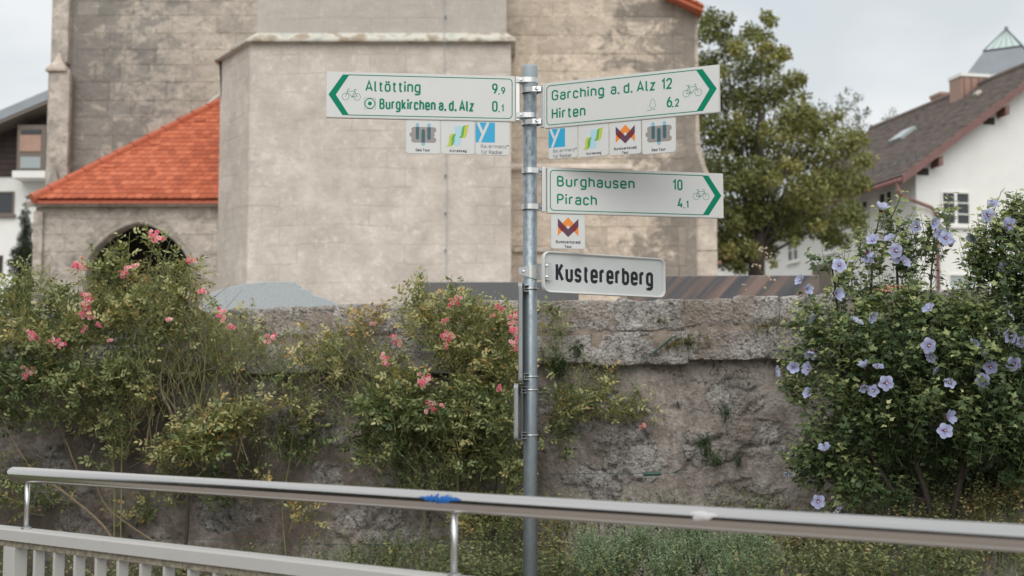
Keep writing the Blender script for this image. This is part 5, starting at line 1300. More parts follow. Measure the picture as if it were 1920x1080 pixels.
def behind_wall_clip(C, margin=.05):
    """keep points that lie below the wall top in front of the wall"""
    o = (C[:,0]-W0.x)*WN.x+(C[:,1]-W0.y)*WN.y; s2 = (C[:,0]-W0.x)*WD.x+(C[:,1]-W0.y)*WD.y
    low = (C[:,2] < 2.2) & (o < margin); C = C.copy(); push = np.where(low, margin+NR.uniform(0,.08,len(C))-o, 0)
    C[:,0] += WN.x*push; C[:,1] += WN.y*push; return C
def f_rose(k=5, lf=.032, Lm=.13, upb=.45):
    def fn(fo, C, c, base, t):
        C = behind_wall_clip(C); D = unit(unit(C-base)*.55+UP*upb+rdir(len(C))*.65+TOCAM*.12); rose_sprigs(fo, C, D, Lm*NR.uniform(.7,1.3,len(C)), t, k, lf)
    return fn
def curve3(p0, p1, p2, n=9):
    return [((1-t)**2)*p0+2*t*(1-t)*p1+t*t*p2 for t in np.linspace(0, 1, n)]
def cane(pts_px, r0, r1, name, mat, parent, n=6, jit=.01):
    """cane through image points (u, v, off) given as places in front of the wall"""
    P_ = [wu(u, v, o) for u, v, o in pts_px]; out_ = []
    for i in range(len(P_)-1):
        a = P_[max(i-1,0)]; b_ = P_[i]; c = P_[i+1]; d = P_[min(i+2, len(P_)-1)]
        for k in range(5):
            t = k/5; out_.append(.5*((2*b_)+(c-a)*t+(2*a-5*b_+4*c-d)*t*t+(3*b_-a-3*c+d)*t**3)+Vector((random.uniform(-1,1), random.uniform(-1,1), random.uniform(-1,1)))*jit*.25)
    out_.append(P_[-1]); b = MB(); m = len(out_); b.tube(out_, [r0+(r1-r0)*i/(m-1) for i in range(m)], n); return b.build(name, mat, parent, smooth=True)
# ---- pink rose blooms: a few variants of one cluster
def rose_cluster_mesh(seed, nb_, spread):
    rg = np.random.default_rng(seed); fo = Foliage()
    cs = rg.normal(size=(nb_, 3))*np.array([spread, spread*.6, spread])
    pet = (np.array([(0,0,0),(.45,.42,.18),(.95,.25,.28),(.95,-.25,.28),(.45,-.42,.18)]), np.array([(0,1,2),(0,2,3),(0,3,4)]))
    for c in cs:
        fac = rg.normal(size=3)*.5+np.array([0,-1,.35]); fac /= np.linalg.norm(fac); a = np.cross(fac, (0,0,1.0)); a /= np.linalg.norm(a); b_ = np.cross(fac, a); tone = rg.uniform(.25,.95)
        for ringn, rr, lift, tt_ in ((6, .0165, .0, .12), (5, .0125, .004, -.05), (4, .007, .008, -.2)):
            an = rg.uniform(0, 6.28)+np.arange(ringn)*2*math.pi/ringn; d = a[None]*np.cos(an)[:,None]+b_[None]*np.sin(an)[:,None]
            fo.leaves(np.tile(c+fac*lift, (ringn,1)), d+fac*(.1 if lift == 0 else .5), np.tile(fac, (ringn,1))+rg.normal(size=(ringn,3))*.15, rg.uniform(.85,1.15,ringn)*rr, np.clip(tone+tt_+rg.normal(size=ringn)*.12, 0, 1), pet)
    return fo
clus = {}
def rose_cluster(parent, u, v, off_, kind):
    """kind: index of a variant"""
    if kind not in clus:
        fo = rose_cluster_mesh(40+kind, (11, 7, 16, 4, 3)[kind], (.028, .020, .040, .014, .010)[kind])
        o = obj('flower_cluster', np.concatenate(fo.V), np.concatenate(fo.F), M['pink'], None, world=False, attrs={'tint': np.concatenate(fo.T)}); clus[kind] = o
        o.parent = parent; o.location = wu(u, v, off_)-PW[parent.name]; o.rotation_euler = (0, 0, random.uniform(-.4, .4)); return o
    return inst(clus[kind], wu(u, v, off_)-PW[parent.name], (random.uniform(-.3,.3), random.uniform(-3,3), random.uniform(-.5,.5)), random.uniform(.72, .95), parent)

# ---------------------------------------------------------------- left climbing rose
rb = wu(330, 1060, .35); rb.z = .45
rose1 = empty('rose_bush', rb, 0, 'sprawling pink climbing rose covering the left half of the wall', 'rose bush', 'climbing roses against the wall')
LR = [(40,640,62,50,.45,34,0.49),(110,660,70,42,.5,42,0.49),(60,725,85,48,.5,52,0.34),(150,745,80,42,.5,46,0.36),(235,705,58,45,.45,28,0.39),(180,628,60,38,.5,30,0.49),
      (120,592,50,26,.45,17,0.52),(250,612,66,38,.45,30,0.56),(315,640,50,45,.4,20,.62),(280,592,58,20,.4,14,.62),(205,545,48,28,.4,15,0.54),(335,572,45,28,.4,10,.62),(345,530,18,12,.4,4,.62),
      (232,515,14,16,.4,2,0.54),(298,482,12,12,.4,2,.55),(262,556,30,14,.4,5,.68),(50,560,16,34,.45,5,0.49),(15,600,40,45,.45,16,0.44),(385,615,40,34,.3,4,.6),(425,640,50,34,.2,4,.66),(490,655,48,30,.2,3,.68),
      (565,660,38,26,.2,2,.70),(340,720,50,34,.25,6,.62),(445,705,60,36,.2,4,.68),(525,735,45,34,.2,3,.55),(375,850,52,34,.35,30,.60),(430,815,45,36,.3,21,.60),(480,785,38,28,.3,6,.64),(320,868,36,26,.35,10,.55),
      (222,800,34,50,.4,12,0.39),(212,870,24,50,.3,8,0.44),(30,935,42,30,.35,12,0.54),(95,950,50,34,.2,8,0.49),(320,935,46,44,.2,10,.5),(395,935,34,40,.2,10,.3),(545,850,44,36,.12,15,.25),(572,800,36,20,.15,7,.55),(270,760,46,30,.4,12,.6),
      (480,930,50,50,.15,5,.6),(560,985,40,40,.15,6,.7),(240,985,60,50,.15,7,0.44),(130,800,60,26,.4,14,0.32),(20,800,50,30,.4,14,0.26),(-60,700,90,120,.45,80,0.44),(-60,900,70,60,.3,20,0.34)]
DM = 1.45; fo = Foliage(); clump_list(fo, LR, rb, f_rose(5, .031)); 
# small sprays of buds and tiny leaves among the shoots
def f_spray(fo, C, c, base, t):
    n = len(C); D = unit(UP*.8+rdir(n)*.7); L_ = NR.uniform(.06,.14,n); fo.twigs(C, C+D*L_[:,None], np.full(n, .0013))
    for j in range(5):
        d = unit(D+rdir(n)*.8); q = C+D*(L_*NR.uniform(.5,1,n))[:,None]; e = q+d*.025; fo.twigs(q, e, np.full(n, .0008)); fo.leaves(e, d, rdir(n), NR.uniform(.006,.011,n), t+NR.normal(size=n)*.1, ROSE_T)
clump_list(fo, [(378,852,44,28,.42,16,.58),(440,812,40,28,.36,12,.6)], rb, f_rose(5, .040)); clump_list(fo, [(270,600,80,60,.45,150,.72),(190,560,60,30,.45,60,.7),(330,560,50,40,.4,70,.75),(300,520,30,30,.4,40,.8),(75,545,25,40,.45,35,.72),(60,640,70,40,.5,50,.7),(250,780,50,40,.4,50,.8),(440,660,80,40,.2,90,.7),(210,500,26,30,.4,24,.8),(370,640,50,50,.35,90,.7)], rb, f_spray)
def f_twig(fo, C, c, base, t):
    n = len(C); D = unit(UP*.7+rdir(n)*.75+unit(C-base)*.4); L_ = NR.uniform(.08,.26,n); m = C+D*(L_*.55)[:,None]; D2 = unit(D+rdir(n)*.45); e = m+D2*(L_*.45)[:,None]
    fo.twigs(C, m, np.full(n, .0019)); fo.twigs(m, e, np.full(n, .0011)); fo.leaves(e, D2, rdir(n), NR.uniform(.008,.018,n), t, ROSE_T); fo.leaves(m, unit(D2+rdir(n)), rdir(n), NR.uniform(.01,.02,n), t, ROSE_T)
clump_list(fo, [(300,610,80,60,.45,120,.75),(420,690,110,60,.28,75,.68),(530,700,80,60,.2,45,.66),(370,780,90,60,.3,50,.65),(190,600,80,60,.48,70,.6),(480,840,90,60,.2,40,.55),(60,620,60,40,.5,40,.55),(280,700,60,60,.44,80,.65)], rb, f_twig)
clump_list(fo, [(420,660,100,50,.26,70,.7),(530,690,70,50,.2,40,.66),(480,760,90,40,.2,30,.6)], rb, f_spray)
# upright shoots that stick out above the wall, as leafy wands
def wand(fo, pts, tint, k, lf=.03):
    P_ = np.array([np.array(wu(*p)) for p in pts])
    for a, b_ in zip(P_[:-1], P_[1:]): fo.twigs(a[None], b_[None], np.array([.003]))
    tt_ = np.linspace(.2, 1, k); seg = tt_*(len(P_)-1); i = np.minimum(seg.astype(int), len(P_)-2); f = (seg-i)[:,None]; base = P_[i]*(1-f)+P_[i+1]*f; D = unit(P_[i+1]-P_[i])
    sg = np.where(np.arange(k) % 2 == 0, 1, -1)[:,None]; d = unit(D*.4+np.array([1.0,-.2,0])*sg+rdir(k)*.3+UP*.15); compound(fo, base, d, NR.uniform(.05,.09,k), np.full(k, tint), lf)
for w_ in ([(233,600,.45),(240,520,.45),(241,470,.45),(243,436,.45)], [(218,600,.45),(214,540,.45),(214,470,.45)], [(250,590,.45),(275,520,.45),(285,470,.45),(291,452,.45)], [(30,640,.45),(42,590,.45),(50,540,.45),(46,490,.45)], [(320,600,.4),(335,540,.4),(352,505,.4),(358,492,.4)],
           [(190,640,.45),(160,560,.45),(150,505,.45)], [(10,600,.45),(8,560,.45),(-2,540,.45)], [(365,640,.3),(380,590,.3),(378,552,.3)], [(70,600,.45),(72,560,.45),(60,522,.45)]):
    wand(fo, w_, .55, 9)
fo.build('foliage', M['rose_leaf'], rose1)
for pts, r0, r1, mt in (([(345,1075,.3),(352,960,.32),(348,860,.35),(332,790,.38),(262,690,.42),(240,620,.42)], .012, .005, 'bark_dark'), ([(332,790,.38),(300,720,.4),(320,640,.4),(330,570,.4)], .009, .004, 'bark'),
        ([(348,860,.35),(400,770,.3),(470,745,.25),(545,735,.2),(545,690,.2)], .007, .004, 'bark_dark'), ([(352,860,.35),(430,760,.3),(520,755,.25),(640,700,.2)], .006, .003, 'bark'),
        ([(240,1080,.25),(205,1000,.28),(130,930,.32),(60,880,.36),(10,800,.42)], .010, .005, 'bark'), ([(215,1080,.3),(214,900,.35),(206,780,.4),(190,690,.45)], .005, .003, 'cane_green'), ([(226,1080,.3),(228,900,.35),(232,760,.4),(245,640,.45)], .005, .003, 'cane_green'),
        ([(348,860,.35),(335,800,.3),(290,850,.3),(240,880,.35)], .011, .005, 'bark_dark'), ([(180,905,.25),(210,960,.2),(310,1030,.15)], .008, .006, 'bark'), ([(540,1080,.15),(530,960,.15),(545,850,.15),(552,780,.2)], .004, .0025, 'cane_green'),
        ([(360,900,.3),(395,860,.3),(400,760,.3),(420,640,.25)], .005, .002, 'bark'), ([(340,700,.4),(400,690,.3),(460,640,.25),(500,600,.2)], .004, .0015, 'bark'), ([(280,760,.4),(255,700,.42),(210,650,.45),(170,560,.45)], .004, .002, 'bark'),
        ([(150,900,.3),(120,820,.35),(60,720,.45),(30,640,.45)], .006, .003, 'bark'), ([(600,1070,.12),(585,1000,.12),(578,960,.12)], .003, .001, 'bark'), ([(590,1010,.12),(610,980,.12),(612,940,.12)], .0025, .001, 'bark')):
    cane(pts, r0, r1, 'stem', M[mt], rose1)
rs = random.Random(8)
for k in range(46):
    u = rs.gauss(320, 90); v = rs.uniform(560, 760); cane([(u, v+rs.uniform(60,150), .35), (u+rs.uniform(-30,30), v+30, .4), (u+rs.uniform(-70,70), v-rs.uniform(10,70), .42)], .0035, .0012, 'stem', M['bark' if rs.random() < .6 else 'cane_green'], rose1, 4)
for (u, v, k) in ((293,443,1),(287,447,3),(360,487,1),(150,495,0),(163,560,0),(164,572,1),(155,592,3),(170,593,3),(60,628,1),(67,634,3),(110,642,1),(50,697,0),(380,547,3),(416,590,1),(433,612,3),(508,636,1),(160,616,3),(185,608,3),(235,508,1),(97,640,3),(252,500,4),(205,640,4),(315,600,4)):
    rose_cluster(rose1, u, v, .66 if v > 520 else .52, k)
# ---------------------------------------------------------------- middle rose
rb2 = wu(880, 1050, .35); rb2.z = .47
rose2 = empty('rose_bush', rb2, 0, 'pink climbing rose just left of the signpost, darker and denser below', 'rose bush', 'climbing roses against the wall')
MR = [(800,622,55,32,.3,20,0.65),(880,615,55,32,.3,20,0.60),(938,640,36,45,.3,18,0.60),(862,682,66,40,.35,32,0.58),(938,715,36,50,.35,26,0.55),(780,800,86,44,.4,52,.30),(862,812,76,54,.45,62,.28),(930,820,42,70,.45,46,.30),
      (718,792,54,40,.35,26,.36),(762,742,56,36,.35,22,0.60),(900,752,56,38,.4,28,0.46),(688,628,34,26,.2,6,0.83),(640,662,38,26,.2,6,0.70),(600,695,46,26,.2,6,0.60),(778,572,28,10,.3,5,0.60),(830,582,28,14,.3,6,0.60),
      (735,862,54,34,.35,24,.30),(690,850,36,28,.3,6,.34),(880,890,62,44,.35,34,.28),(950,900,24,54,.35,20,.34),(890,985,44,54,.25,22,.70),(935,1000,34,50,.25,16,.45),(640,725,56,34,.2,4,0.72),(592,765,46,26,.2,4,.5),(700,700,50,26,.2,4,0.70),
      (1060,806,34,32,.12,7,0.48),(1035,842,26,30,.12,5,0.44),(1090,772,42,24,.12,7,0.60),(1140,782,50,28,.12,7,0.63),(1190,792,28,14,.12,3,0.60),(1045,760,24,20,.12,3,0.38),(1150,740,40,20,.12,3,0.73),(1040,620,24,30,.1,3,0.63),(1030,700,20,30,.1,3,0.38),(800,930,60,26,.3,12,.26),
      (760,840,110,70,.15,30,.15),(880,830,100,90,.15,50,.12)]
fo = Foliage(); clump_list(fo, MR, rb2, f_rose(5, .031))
clump_list(fo, [(900,640,60,50,.35,90,.66),(940,690,34,50,.35,60,.6),(650,660,60,40,.2,30,.8),(720,720,60,30,.25,40,.7),(1040,650,26,60,.12,30,.75),(1110,720,60,30,.1,40,.8),(860,600,80,26,.3,50,.6),(900,1000,50,60,.25,50,.85)], rb2, f_spray)
clump_list(fo, [(640,690,70,50,.2,60,.66),(720,720,70,50,.25,60,.6),(860,640,90,60,.35,110,.6),(640,780,70,50,.2,40,.5),(820,900,110,60,.35,60,.45)], rb2, f_twig)
for w_ in ([(700,680,.2),(692,640,.2),(690,598,.2)], [(830,600,.3),(790,580,.3),(755,562,.3)], [(740,700,.25),(700,650,.2),(640,630,.2)], [(990,740,.1),(1060,752,.1),(1120,770,.1),(1190,775,.1),(1235,795,.1)], [(940,640,.35),(925,600,.35),(918,585,.35)], [(860,610,.3),(855,585,.3),(852,570,.3)]):
    wand(fo, w_, .6, 8)
fo.build('foliage', M['rose_leaf'], rose2)
for pts, r0, r1, mt in (([(870,1075,.3),(862,960,.3),(858,880,.4),(870,780,.4),(900,700,.35)], .009, .004, 'bark'), ([(930,1075,.25),(925,960,.3),(935,860,.4),(945,740,.4)], .008, .004, 'bark_dark'), ([(800,1075,.2),(790,900,.3),(760,780,.3),(700,690,.25),(660,610,.2)], .007, .003, 'cane_green'),
        ([(850,900,.3),(790,760,.3),(720,690,.25),(640,650,.2)], .005, .002, 'cane_green'), ([(880,820,.35),(800,740,.3),(700,720,.25),(640,700,.2)], .005, .002, 'cane_green'), ([(960,860,.2),(1000,792,.1),(1050,782,.08),(1110,795,.08),(1180,822,.08)], .006, .002, 'bark'),
        ([(985,830,.15),(1020,790,.1),(1075,770,.08),(1140,780,.08),(1230,800,.08)], .005, .0015, 'bark'), ([(1100,795,.08),(1120,760,.08),(1128,730,.08)], .003, .001, 'cane_green'), ([(860,840,.35),(700,770,.25),(660,700,.2),(650,640,.2)], .004, .002, 'cane_green')):
    cane(pts, r0, r1, 'stem', M[mt], rose2)
for k in range(26):
    u = rs.uniform(640, 960); v = rs.uniform(640, 800); cane([(u+rs.uniform(10,60), v+rs.uniform(60,130), .3), (u, v+20, .35), (u-rs.uniform(10,80), v-rs.uniform(10,60), .3)], .003, .0012, 'stem', M['bark' if rs.random() < .4 else 'cane_green'], rose2, 4)
for (u, v, k) in ((852,563,1),(935,575,3),(924,590,4),(963,598,1),(966,616,0),(968,642,1),(840,628,1),(834,640,1),(833,601,3),(745,637,1),(720,674,1),(792,711,0),(808,765,0),(827,761,4),(700,606,4),(969,654,3),(935,728,3),(1205,797,4)):
    rose_cluster(rose2, u, v, .60 if u < 1000 else .2, k)
# ---------------------------------------------------------------- hibiscus
hb = wu(1760, 980, .7); hb.z = .5
hib = empty('hibiscus_bush', hb, 0, 'large leafy hibiscus bush with pale lilac blue flowers, right of the wall', 'hibiscus')
def f_hib(fo, C, c, base, t):
    n = len(C); C = behind_wall_clip(C, .08); D = unit(unit(C-base)*.6+UP*.45+rdir(n)*.6+TOCAM*.15); Ls = NR.uniform(.08,.17,n); fo.twigs(C, C+D*Ls[:,None], np.full(n, .0022))
    for j in range(8):
        f = .1+.9*j/7; b_ = C+D*(Ls*f)[:,None]; d = unit(D*.4+perp(D)+UP*.1+TOCAM*.15)
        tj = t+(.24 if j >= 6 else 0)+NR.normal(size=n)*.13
        fo.leaves(b_+d*.012, unit(d-UP*.25), unit(UP*.7+TOCAM*.45+rdir(n)*.6+D*.2), NR.uniform(.026,.052,n)*(.7 if j >= 6 else 1), tj, LOBE_T)
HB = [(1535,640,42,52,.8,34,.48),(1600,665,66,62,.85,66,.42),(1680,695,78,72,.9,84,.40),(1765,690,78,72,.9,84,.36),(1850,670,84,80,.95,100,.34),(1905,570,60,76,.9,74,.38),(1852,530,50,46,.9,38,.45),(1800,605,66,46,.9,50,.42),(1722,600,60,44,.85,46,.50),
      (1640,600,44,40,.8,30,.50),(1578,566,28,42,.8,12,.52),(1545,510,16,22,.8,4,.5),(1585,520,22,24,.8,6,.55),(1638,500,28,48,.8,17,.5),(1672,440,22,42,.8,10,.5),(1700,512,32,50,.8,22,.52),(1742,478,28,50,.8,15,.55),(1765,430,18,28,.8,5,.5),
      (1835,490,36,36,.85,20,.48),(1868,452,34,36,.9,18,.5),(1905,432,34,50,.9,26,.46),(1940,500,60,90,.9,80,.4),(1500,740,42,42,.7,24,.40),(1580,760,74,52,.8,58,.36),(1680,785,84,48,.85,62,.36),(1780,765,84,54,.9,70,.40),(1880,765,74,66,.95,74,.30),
      (1555,862,48,46,.75,45,.42),(1612,822,54,36,.8,42,.38),(1520,892,38,38,.7,26,.40),(1600,915,50,40,.7,33,.22),(1860,840,78,46,.9,69,.28),(1915,880,40,50,.9,45,.24),(1680,955,34,24,.7,15,.34),(2000,700,90,220,.9,210,.35),(1705,640,210,110,.45,170,.15),(1660,800,130,80,.4,80,.12),(1850,720,120,110,.5,120,.12),(1500,690,28,30,.7,9,.42),(1790,890,150,60,.12,165,.08),(1640,880,70,60,.12,60,.08),(1900,930,70,40,.15,75,.1)]  # lowest-tint clumps close to the wall: shade of the hollow as leaf colour
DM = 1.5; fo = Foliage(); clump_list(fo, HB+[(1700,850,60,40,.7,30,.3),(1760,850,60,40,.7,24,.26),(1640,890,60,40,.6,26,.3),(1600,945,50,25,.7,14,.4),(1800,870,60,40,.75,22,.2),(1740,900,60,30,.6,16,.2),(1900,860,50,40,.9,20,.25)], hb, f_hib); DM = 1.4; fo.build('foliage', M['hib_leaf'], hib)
for pts, r0, r1, mt in (([(1760,1060,.6),(1740,940,.65),(1700,800,.7),(1690,640,.8),(1680,470,.8)], .020, .005, 'bark_dark'), ([(1770,1060,.6),(1800,900,.7),(1830,740,.85),(1860,560,.9),(1868,440,.9)], .020, .005, 'bark_dark'), ([(1750,1050,.6),(1660,900,.7),(1590,760,.8),(1575,620,.8),(1560,500,.8)], .016, .004, 'bark_dark'),
        ([(1740,940,.65),(1620,900,.7),(1530,860,.75)], .008, .003, 'bark_dark'), ([(1700,800,.7),(1735,640,.85),(1752,440,.8)], .011, .003, 'bark_dark'), ([(1700,760,.7),(1640,640,.8),(1636,480,.8),(1650,405,.8)], .010, .003, 'bark_dark'), ([(1920,880,.9),(1840,830,.8),(1790,820,.7)], .016, .010, 'bark_dark'), ([(1800,900,.7),(1880,760,.9),(1920,560,.9)], .012, .004, 'bark_dark'), ([(1862,400,.9),(1872,370,.9),(1884,352,.9)], .0025, .001, 'cane_green')):
    cane(pts, r0, r1, 'branch', M[mt], hib)
def hib_flower_mesh(seed, open_):
    rg = np.random.default_rng(seed); V = []; Fc = []; T = []; n0 = 0
    for k in range(5):
        a = 2*math.pi*k/5+rg.uniform(-.08,.08); nu, nv = 6, 5
        for i in range(nu+1):
            r = i/nu; wd = .0222*math.sin(math.pi*min(1, .10+.81*r))**.62
            for j in range(nv):
                q = (j/(nv-1)-.5)*2; x = .046*r*(1-.06*q*q*r); y = wd*q; z = open_*.030*(r**.6)-.012*r*r*(1.2-open_)+.004*math.sin(q*6+seed)*r+.004*abs(q)*r
                ca, sa = math.cos(a), math.sin(a); V.append((x*ca-y*sa, -z-(.0008*k), x*sa+y*ca)); T.append(max(0, min(1, r*1.15+.02+rg.normal()*.03)))
        for i in range(nu):
            for j in range(nv-1):
                p = n0+i*nv+j; Fc.append((p, p+1, p+nv+1, p+nv))
        n0 += (nu+1)*nv
    return V, np.array(Fc), T
hfm = [hib_flower_mesh(k, (.35, .5, .9, 1.6)[k]) for k in range(4)]; hfo = {}
def hib_flower(u, v, off_, kind, face, sc_=1.0):
    loc = wu(u, v, off_)-PW[hib.name]; ax = random.uniform(-.25,.25) if face else random.uniform(-1.1,1.0); az = random.uniform(-.35,.3) if face else random.uniform(-1.2,1.2)
    rot = (ax, random.uniform(0, 6.28), az)
    from mathutils import Euler
    if kind not in hfo:
        V, Fc, T = hfm[kind]; o = obj('flower', V, Fc, M['lilac'], None, world=False, smooth=True, attrs={'tint': T}); o.parent = hib
        b = MB(); b.tube([(0,.002,0),(0,-.014,.001),(0,-.024,.002)], [.0028,.0042,.0022], 8); st_ = b.build('stamen', M['stamen'], None, world=False, smooth=True); st_.parent = o
        hfo[kind] = (o, st_)
    else:
        o0, s0 = hfo[kind]; o = inst(o0, (0,0,0), None, None, hib); s1_ = inst(s0, (0,0,0), None, None, o)
    m = Matrix.Rotation(az, 3, 'Z')@Matrix.Rotation(ax, 3, 'X')@Matrix.Rotation(rot[1], 3, 'Y')
    o.rotation_euler = m.to_euler(); o.location = loc; o.scale = (sc_,)*3; return o
FACE = [(1893,630),(1857,688),(1900,682),(1842,714),(1661,718),(1772,808),(1533,940),(1885,503),(1678,470),(1773,447),(1892,422),(1853,405),(1740,648),(1573,498)]
SIDE = [(1651,398),(1637,453),(1670,450),(1623,473),(1626,495),(1692,493),(1687,482),(1503,527),(1510,543),(1562,552),(1517,595),(1523,655),(1632,592),(1603,607),(1748,418),(1720,425),(1762,438),(1783,463),(1825,445),(1862,385),(1900,408),(1908,488),(1743,582),(1913,640),(1893,593),(1749,667),(1825,647),(1840,665),(1827,688),(1622,692),(1647,692),(1488,690),(1518,692),(1452,697),(1639,733),(1618,720),(1518,739),(1772,783),(1548,848),(1478,887),(1567,957),(1780,720),(1750,691)]
for (u, v) in FACE: hib_flower(u, v, 1.06 if v > 560 else .95, random.choice((0, 1)), True, random.uniform(.78, .90))
for (u, v) in SIDE: hib_flower(u, v, 1.04 if (v > 560 and u > 1560) else .90, random.choice((1, 2, 2, 3)), False, random.uniform(.58, .80))

# ---------------------------------------------------------------- low plants at the wall foot
def f_weed(lf=.026, tmpl=ROSE_T, Lm=.16, k=9):
    def fn(fo, C, c, base, t):
        n = len(C); C = behind_wall_clip(C, .05); D = unit(UP+rdir(n)*.45+TOCAM*.1); Ls = Lm*NR.uniform(.5,1.3,n); fo.twigs(C-D*(Ls*.4)[:,None], C+D*Ls[:,None], np.full(n, .0015))
        for j in range(k):
            f = .1+.9*j/(k-1); d = unit(D*.35+perp(D)+UP*.1); fo.leaves(C+D*(Ls*f)[:,None], d, unit(UP*.8+rdir(n)*.5+TOCAM*.3), lf*NR.uniform(.5,1.2,n)*(1.1-.4*f), t+NR.normal(size=n)*.09, tmpl)
    return fn
fo = Foliage()
WE = [(u, v, 52, 24, o, n, t) for (u, v, o, n, t) in ((700,1062,.5,26,.42),(760,1055,.5,30,.4),(830,1062,.5,26,.35),(900,1062,.5,30,.6),(960,1040,.45,24,.42),(1030,1000,.4,26,.62),(1030,1050,.5,34,.66),(1085,1000,.4,22,.6),(1440,1000,.5,34,.55),(1480,1040,.6,40,.72),(1540,1010,.55,34,.58),(1540,1060,.7,36,.70),
      (1610,990,.5,30,.45),(1620,1040,.7,38,.62),(1690,1010,.7,36,.66),(1760,985,.6,34,.62),(1770,1050,.8,40,.60),(1840,970,.7,32,.7),(1850,1030,.8,40,.66),(1910,950,.8,28,.7),(1915,1040,.9,40,.6),(1990,1000,.9,60,.6),(1400,975,.35,14,.5),(1160,990,.35,24,.42),(1240,980,.35,20,.40),(1330,985,.35,16,.4),(660,1075,.5,16,.45),(580,1080,.4,18,.4),(470,1080,.4,18,.4),(120,1060,.4,20,.45),(20,1060,.4,20,.45),(300,1085,.4,20,.42))]
clump_list(fo, WE, (0,0,0), f_weed()); 
clump_list(fo, [(1000,1085,420,10,.9,240,.4),(1650,1085,300,20,1.1,200,.55),(300,1120,420,14,.8,200,.4)], (0,0,0), f_weed(.03))
wd_ = fo.build('ground_cover', M['weed_leaf'], None); tag(wd_, 'mixed yellow green weeds along the foot of the wall', 'weeds')
fo = Foliage()
MT = [(u, v, 46, 22, o, n, t) for (u, v, o, n, t) in ((1110,1040,.75,70,.5),(1160,1060,.8,80,.5),(1200,1030,.75,74,.5),(1260,1050,.8,80,.5),(1300,1015,.7,66,.46),(1340,1050,.8,84,.5),(1390,1030,.75,70,.46),(1430,1065,.8,60,.5),(1250,1080,.9,80,.5),(1120,1085,.9,60,.5),(1370,1085,.9,70,.5))]
clump_list(fo, MT, (0,0,0), f_weed(.018, NARR_T if False else ROSE_T, .12, 13))
mt_ = fo.build('catmint', M['mint_leaf'], None); tag(mt_, 'low grey green catmint with tiny blue flowers right of the pole foot', 'ground plants')
# ---- small plants growing from the wall
def wall_plant(u, v, ru, rv, n, tint, mat, label, lf=.018, name='wall_plant', k=7, L_=.05, grp='small plants growing out of the wall'):
    p = wu(u, v, .05); e = empty(name, p, 0, label, 'wall plant', grp); fo = Foliage()
    clump_list(fo, [(u, v, ru, rv, .06, n, tint)], p, f_weed(lf, ROSE_T, L_, k)); fo.build('leaves', M[mat], e)
    b = MB(); b.tube([wu(u, v+rv*.4, .0), wu(u, v, .05)], [.004, .002], 5); b.build('stem', M['bark_dark'], e)
wall_plant(1050, 690, 17, 20, 34, .4, 'fern_leaf', 'dark green plant hanging from the coping edge right of the pole')
wall_plant(1088, 662, 14, 16, 26, .55, 'fern_leaf', 'small green plant on the lower coping course, second right of the pole')
wall_plant(1290, 645, 52, 18, 90, .55, 'moss_leaf', 'patch of yellowish moss on the coping above the green stick', .012, 'moss_patch', 6, .02)
wall_plant(1238, 605, 30, 6, 30, .5, 'moss_leaf', 'thin strip of moss under the top coping stones near the street sign', .011, 'moss_patch', 6, .018)
wall_plant(1450, 615, 70, 16, 70, .6, 'moss_leaf', 'reddish brown creeping stonecrop between the coping courses left of the hibiscus', .012, 'moss_patch', 6, .025)
wall_plant(1322, 838, 14, 24, 34, .5, 'fern_leaf', 'light green tuft in the broken plaster, middle of the wall', .014)
wall_plant(1345, 868, 20, 12, 24, .62, 'fern_leaf', 'light green tuft low in the broken plaster beside a pale stone', .014)
wall_plant(1360, 776, 12, 12, 16, .3, 'fern_leaf', 'tiny dark tuft under the uppermost patch of bare stone', .013)
wall_plant(1384, 868, 10, 9, 12, .4, 'fern_leaf', 'small dark tuft right of the pale bare stone', .013)
# dry flower stalk
ds = wu(1437, 575, -.25); e = empty('dry_flower_stalk', ds, 0, 'thin dry flower stalk with brown heads standing before the striped gravestone', 'dry plant')
b = MB(); b.tube([wu(1437,580,-.2), wu(1436,530,-.2), wu(1433,470,-.2)], [.002,.0016,.001], 5); b.tube([wu(1437,545,-.2), wu(1446,520,-.2)], .001, 4); b.tube([wu(1436,520,-.2), wu(1418,497,-.2)], .001, 4); b.tube([wu(1436,500,-.2), wu(1445,486,-.2)], .001, 4); b.build('stalk', M['bark'], e)
rs = random.Random(4)
for (u, v, n) in ((1431,470,8),(1418,498,6),(1440,480,4),(1446,520,4),(1400,538,3),(1438,545,2)):
    b = MB()
    for k in range(n):
        p = wu(u+rs.uniform(-8,8), v+rs.uniform(-6,6), -.2+rs.uniform(-.03,.03)); r = rs.uniform(.005,.009)
        b.tube([p-Vector((0,0,r)), p-Vector((0,0,r*.3)), p+Vector((0,0,r*.6)), p+Vector((0,0,r))], [r*.2, r, r*.9, r*.2], 7)
    b.build('flower_head', M['dry'], e)
# trellis wires with their anchors
def wire(pts, r, label, extra):
    p0 = wu(*pts[0]); e = empty('trellis_wire', p0, 0, label, 'wire', 'green wires and hooks fixed to the wall'); b = MB(); b.tube([wu(*p) for p in pts], r, 6); b.build('wire', M['wire'], e)
    for (nm, a, c, rr) in extra: b = MB(); b.tube([wu(*a), wu(*a).lerp(wu(*c), .15), wu(*a).lerp(wu(*c), .85), wu(*c)], [rr*.6, rr, rr, rr*.5], 8); b.build(nm, M['wire'], e)
wire([(1000,889,.08),(1270,887,.08)], .0015, 'taut thin green wire with a turnbuckle low on the wall right of the pole', [('turnbuckle', (1207,889,.08), (1240,888,.08), .011), ('eye_bolt', (1262,887,.08), (1278,880,.0), .004)])
wire([(1180,696,.09),(1268,628,.09)], .002, 'slanting dark green plant stick fixed across the lower coping course', [('stake', (1222,664,.1), (1264,630,.1), .006)])
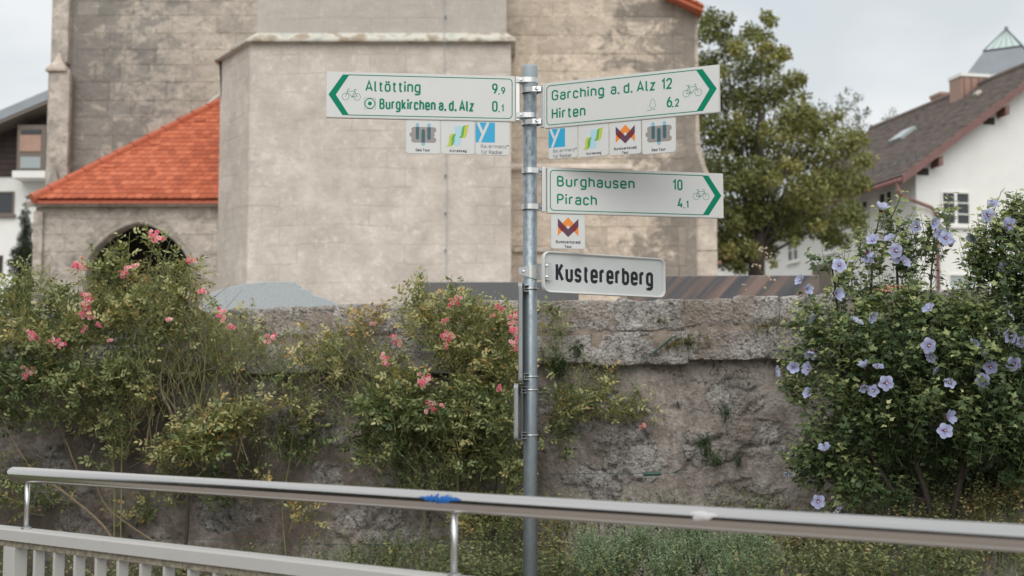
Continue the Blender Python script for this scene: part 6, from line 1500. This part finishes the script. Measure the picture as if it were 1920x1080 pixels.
wire([(1271,758,.06),(1340,775,.06),(1420,776,.06)], .0015, 'thin sagging wire from a small hook above the bare stones', [('hook', (1270,752,.09), (1272,764,.0), .004)])
wire([(100,1008,.1),(420,1012,.1),(560,1020,.1),(850,1022,.1)], .0018, 'dark wire strung low across the wall behind the railing', [('hook', (240,1008,.1), (244,1014,.0), .005)])

# ---------------------------------------------------------------- trees
def tree(label, Yb, ubase, trunk_r, clumps, dens, leaf, mat, zb=1.8, barkmat='bark_dark', depth=.8, cat='tree', group=None, tmpl=ROSE_T, name='tree', updir=.1, tw=(-.45,0)):
    base = Vector((P(ubase, 0, Yb).x, Yb, zb)); e = empty(name, base, 0, label, cat, group); fo = Foliage(); C_ = []
    for (u, v, r, dy, tn) in clumps:
        Y = Yb+dy; c = P(u, v, Y); rr = r*Y/F; C_.append((c, rr)); n = int(dens*rr*rr)
        p = ellipsoid(c, (rr, rr*depth, rr*.82), n, .38); d = unit((p-np.array(c))*.5/rr+rdir(n)*.9+UP*updir-UP*.3)
        hh = (p[:,2]-c.z)/rr
        fo.leaves(p, d, unit(UP*.8+rdir(n)*.8+unit(p-np.array(c))*.5), leaf*NR.uniform(.6,1.25,n), tn+NR.normal(size=n)*.14, tmpl)
    fo.build('crown', M[mat], e)
    top = max(c.z for c, r in C_); b = MB(); cx = sum(c.x for c, r in C_)/len(C_); cy = Yb
    tp = Vector((base.x+(cx-base.x)*.7, cy, base.z+(top-base.z)*.72)); b.tube([base-Vector((0,0,.05)), base+Vector((0,0,.5)), base.lerp(tp, .35)+Vector((.1,0,0)), tp], [trunk_r*1.3, trunk_r, trunk_r*.75, trunk_r*.25], 10); b.build('trunk', M[barkmat], e, smooth=True)
    for k, (c, rr) in enumerate(C_):
        if rr < .35: continue
        f = min(.9, max(.46, (c.z-base.z)/(top-base.z)*.75-.1)); st = base.lerp(tp, f); mid = st.lerp(c, .5)+Vector((0,0,(c.z-st.z)*.1-.1)); b = MB(); b.tube([st, mid, c], [trunk_r*.2*(1-f*.5), trunk_r*.1*(1-f*.5), .01], 6); b.build('limb', M[barkmat], e)
    return e
rs = random.Random(21); cl = []
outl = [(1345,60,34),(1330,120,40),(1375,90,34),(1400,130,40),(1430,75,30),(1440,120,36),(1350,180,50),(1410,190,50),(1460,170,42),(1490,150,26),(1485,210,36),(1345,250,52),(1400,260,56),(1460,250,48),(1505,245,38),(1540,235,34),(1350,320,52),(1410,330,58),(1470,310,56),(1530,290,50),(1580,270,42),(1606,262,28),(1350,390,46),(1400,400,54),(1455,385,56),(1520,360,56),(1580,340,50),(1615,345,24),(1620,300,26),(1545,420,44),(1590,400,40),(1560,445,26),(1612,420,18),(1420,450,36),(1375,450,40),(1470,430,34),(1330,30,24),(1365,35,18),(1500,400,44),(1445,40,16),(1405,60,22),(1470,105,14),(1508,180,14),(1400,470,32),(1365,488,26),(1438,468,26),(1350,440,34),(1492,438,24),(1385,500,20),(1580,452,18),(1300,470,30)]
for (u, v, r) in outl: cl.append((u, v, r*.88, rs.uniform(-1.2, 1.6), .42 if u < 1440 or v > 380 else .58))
for k in range(34):
    u, v, r = rs.choice(outl); cl.append((u+rs.uniform(-r,r), v+rs.uniform(-r,r), rs.uniform(9,20), rs.uniform(-2.2,-.6), rs.uniform(.35,.8)))
for (u, v, r) in ((1290,60,40),(1290,200,60),(1290,320,60),(1290,430,50)): cl.append((u, v, r, 2.5, .4))
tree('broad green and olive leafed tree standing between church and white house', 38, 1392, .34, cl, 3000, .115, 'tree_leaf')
cl = [(u, v, r, rs.uniform(-1,1), .4) for (u, v, r) in ((1560,220,26),(1585,200,20),(1608,185,12),(1615,215,16),(1600,235,22),(1630,240,10),(1625,210,8),(1575,180,8),(1540,200,14),(1590,172,7),(1520,230,26))]
tree('thin airy far tree rising behind the broad tree', 75, 1590, .2, cl, 420, .16, 'far_leaf', barkmat='bark')
cl = [(u, v, r, rs.uniform(-1,1), .5) for (u, v, r) in ((1672,218,12),(1660,226,10),(1684,226,10),(1672,206,7),(1690,240,12),(1650,240,12))]
tree('small far treetop showing over the left end of the brown roof', 80, 1672, .2, cl, 260, .16, 'far_leaf', barkmat='bark')
cl = [(48-10*math.sin(k*1.7)*.3, 400+k*11, 9+k*1.15, rs.uniform(-.2,.2), .4) for k in range(20)]; cl += [(50,385,6,0,.5),(52,372,4,0,.5)]; cl += [(rs.uniform(20,66), rs.uniform(470,600), 10, rs.uniform(-.6,.2), .35) for k in range(16)]
tree('narrow dark conifer against the white house beside the porch', 36, 45, .12, cl, 15000, .07, 'conifer', tmpl=NARR_T, name='conifer', updir=.9)

# ---------------------------------------------------------------- unseen leafy block added left of the path, dark reflection for the handrail
hx = -11.0; e = empty('reflection_hedge', (hx, -3, 0), 0, 'tall dark leafy block added out of view for the handrail to mirror', 'reflection_hedge'); fo = Foliage()
for face in range(2):
    n = 9000 if face == 0 else 3000
    y = NR.uniform(-16, 5.5, n); z = NR.uniform(.05, 5.2, n) if face == 0 else np.full(n, 5.2)
    x = np.full(n, hx+.9) if face == 0 else NR.uniform(hx-.9, hx+.9, n)
    C = np.stack([x, y, z], 1)+NR.normal(size=(n,3))*.1
    fo.leaves(C, rdir(n)-UP*.4, unit(rdir(n)+np.array([.8,0,.4])), NR.uniform(.08,.17,n), NR.uniform(0,.5,n), ROSE_T)
fo.build('foliage', M['conifer'], e)
b = MB(); b.box(hx-.8, hx+.8, -16, 5.5, .0, 5.1); b.build('woody_core', M['bark_dark'], e)
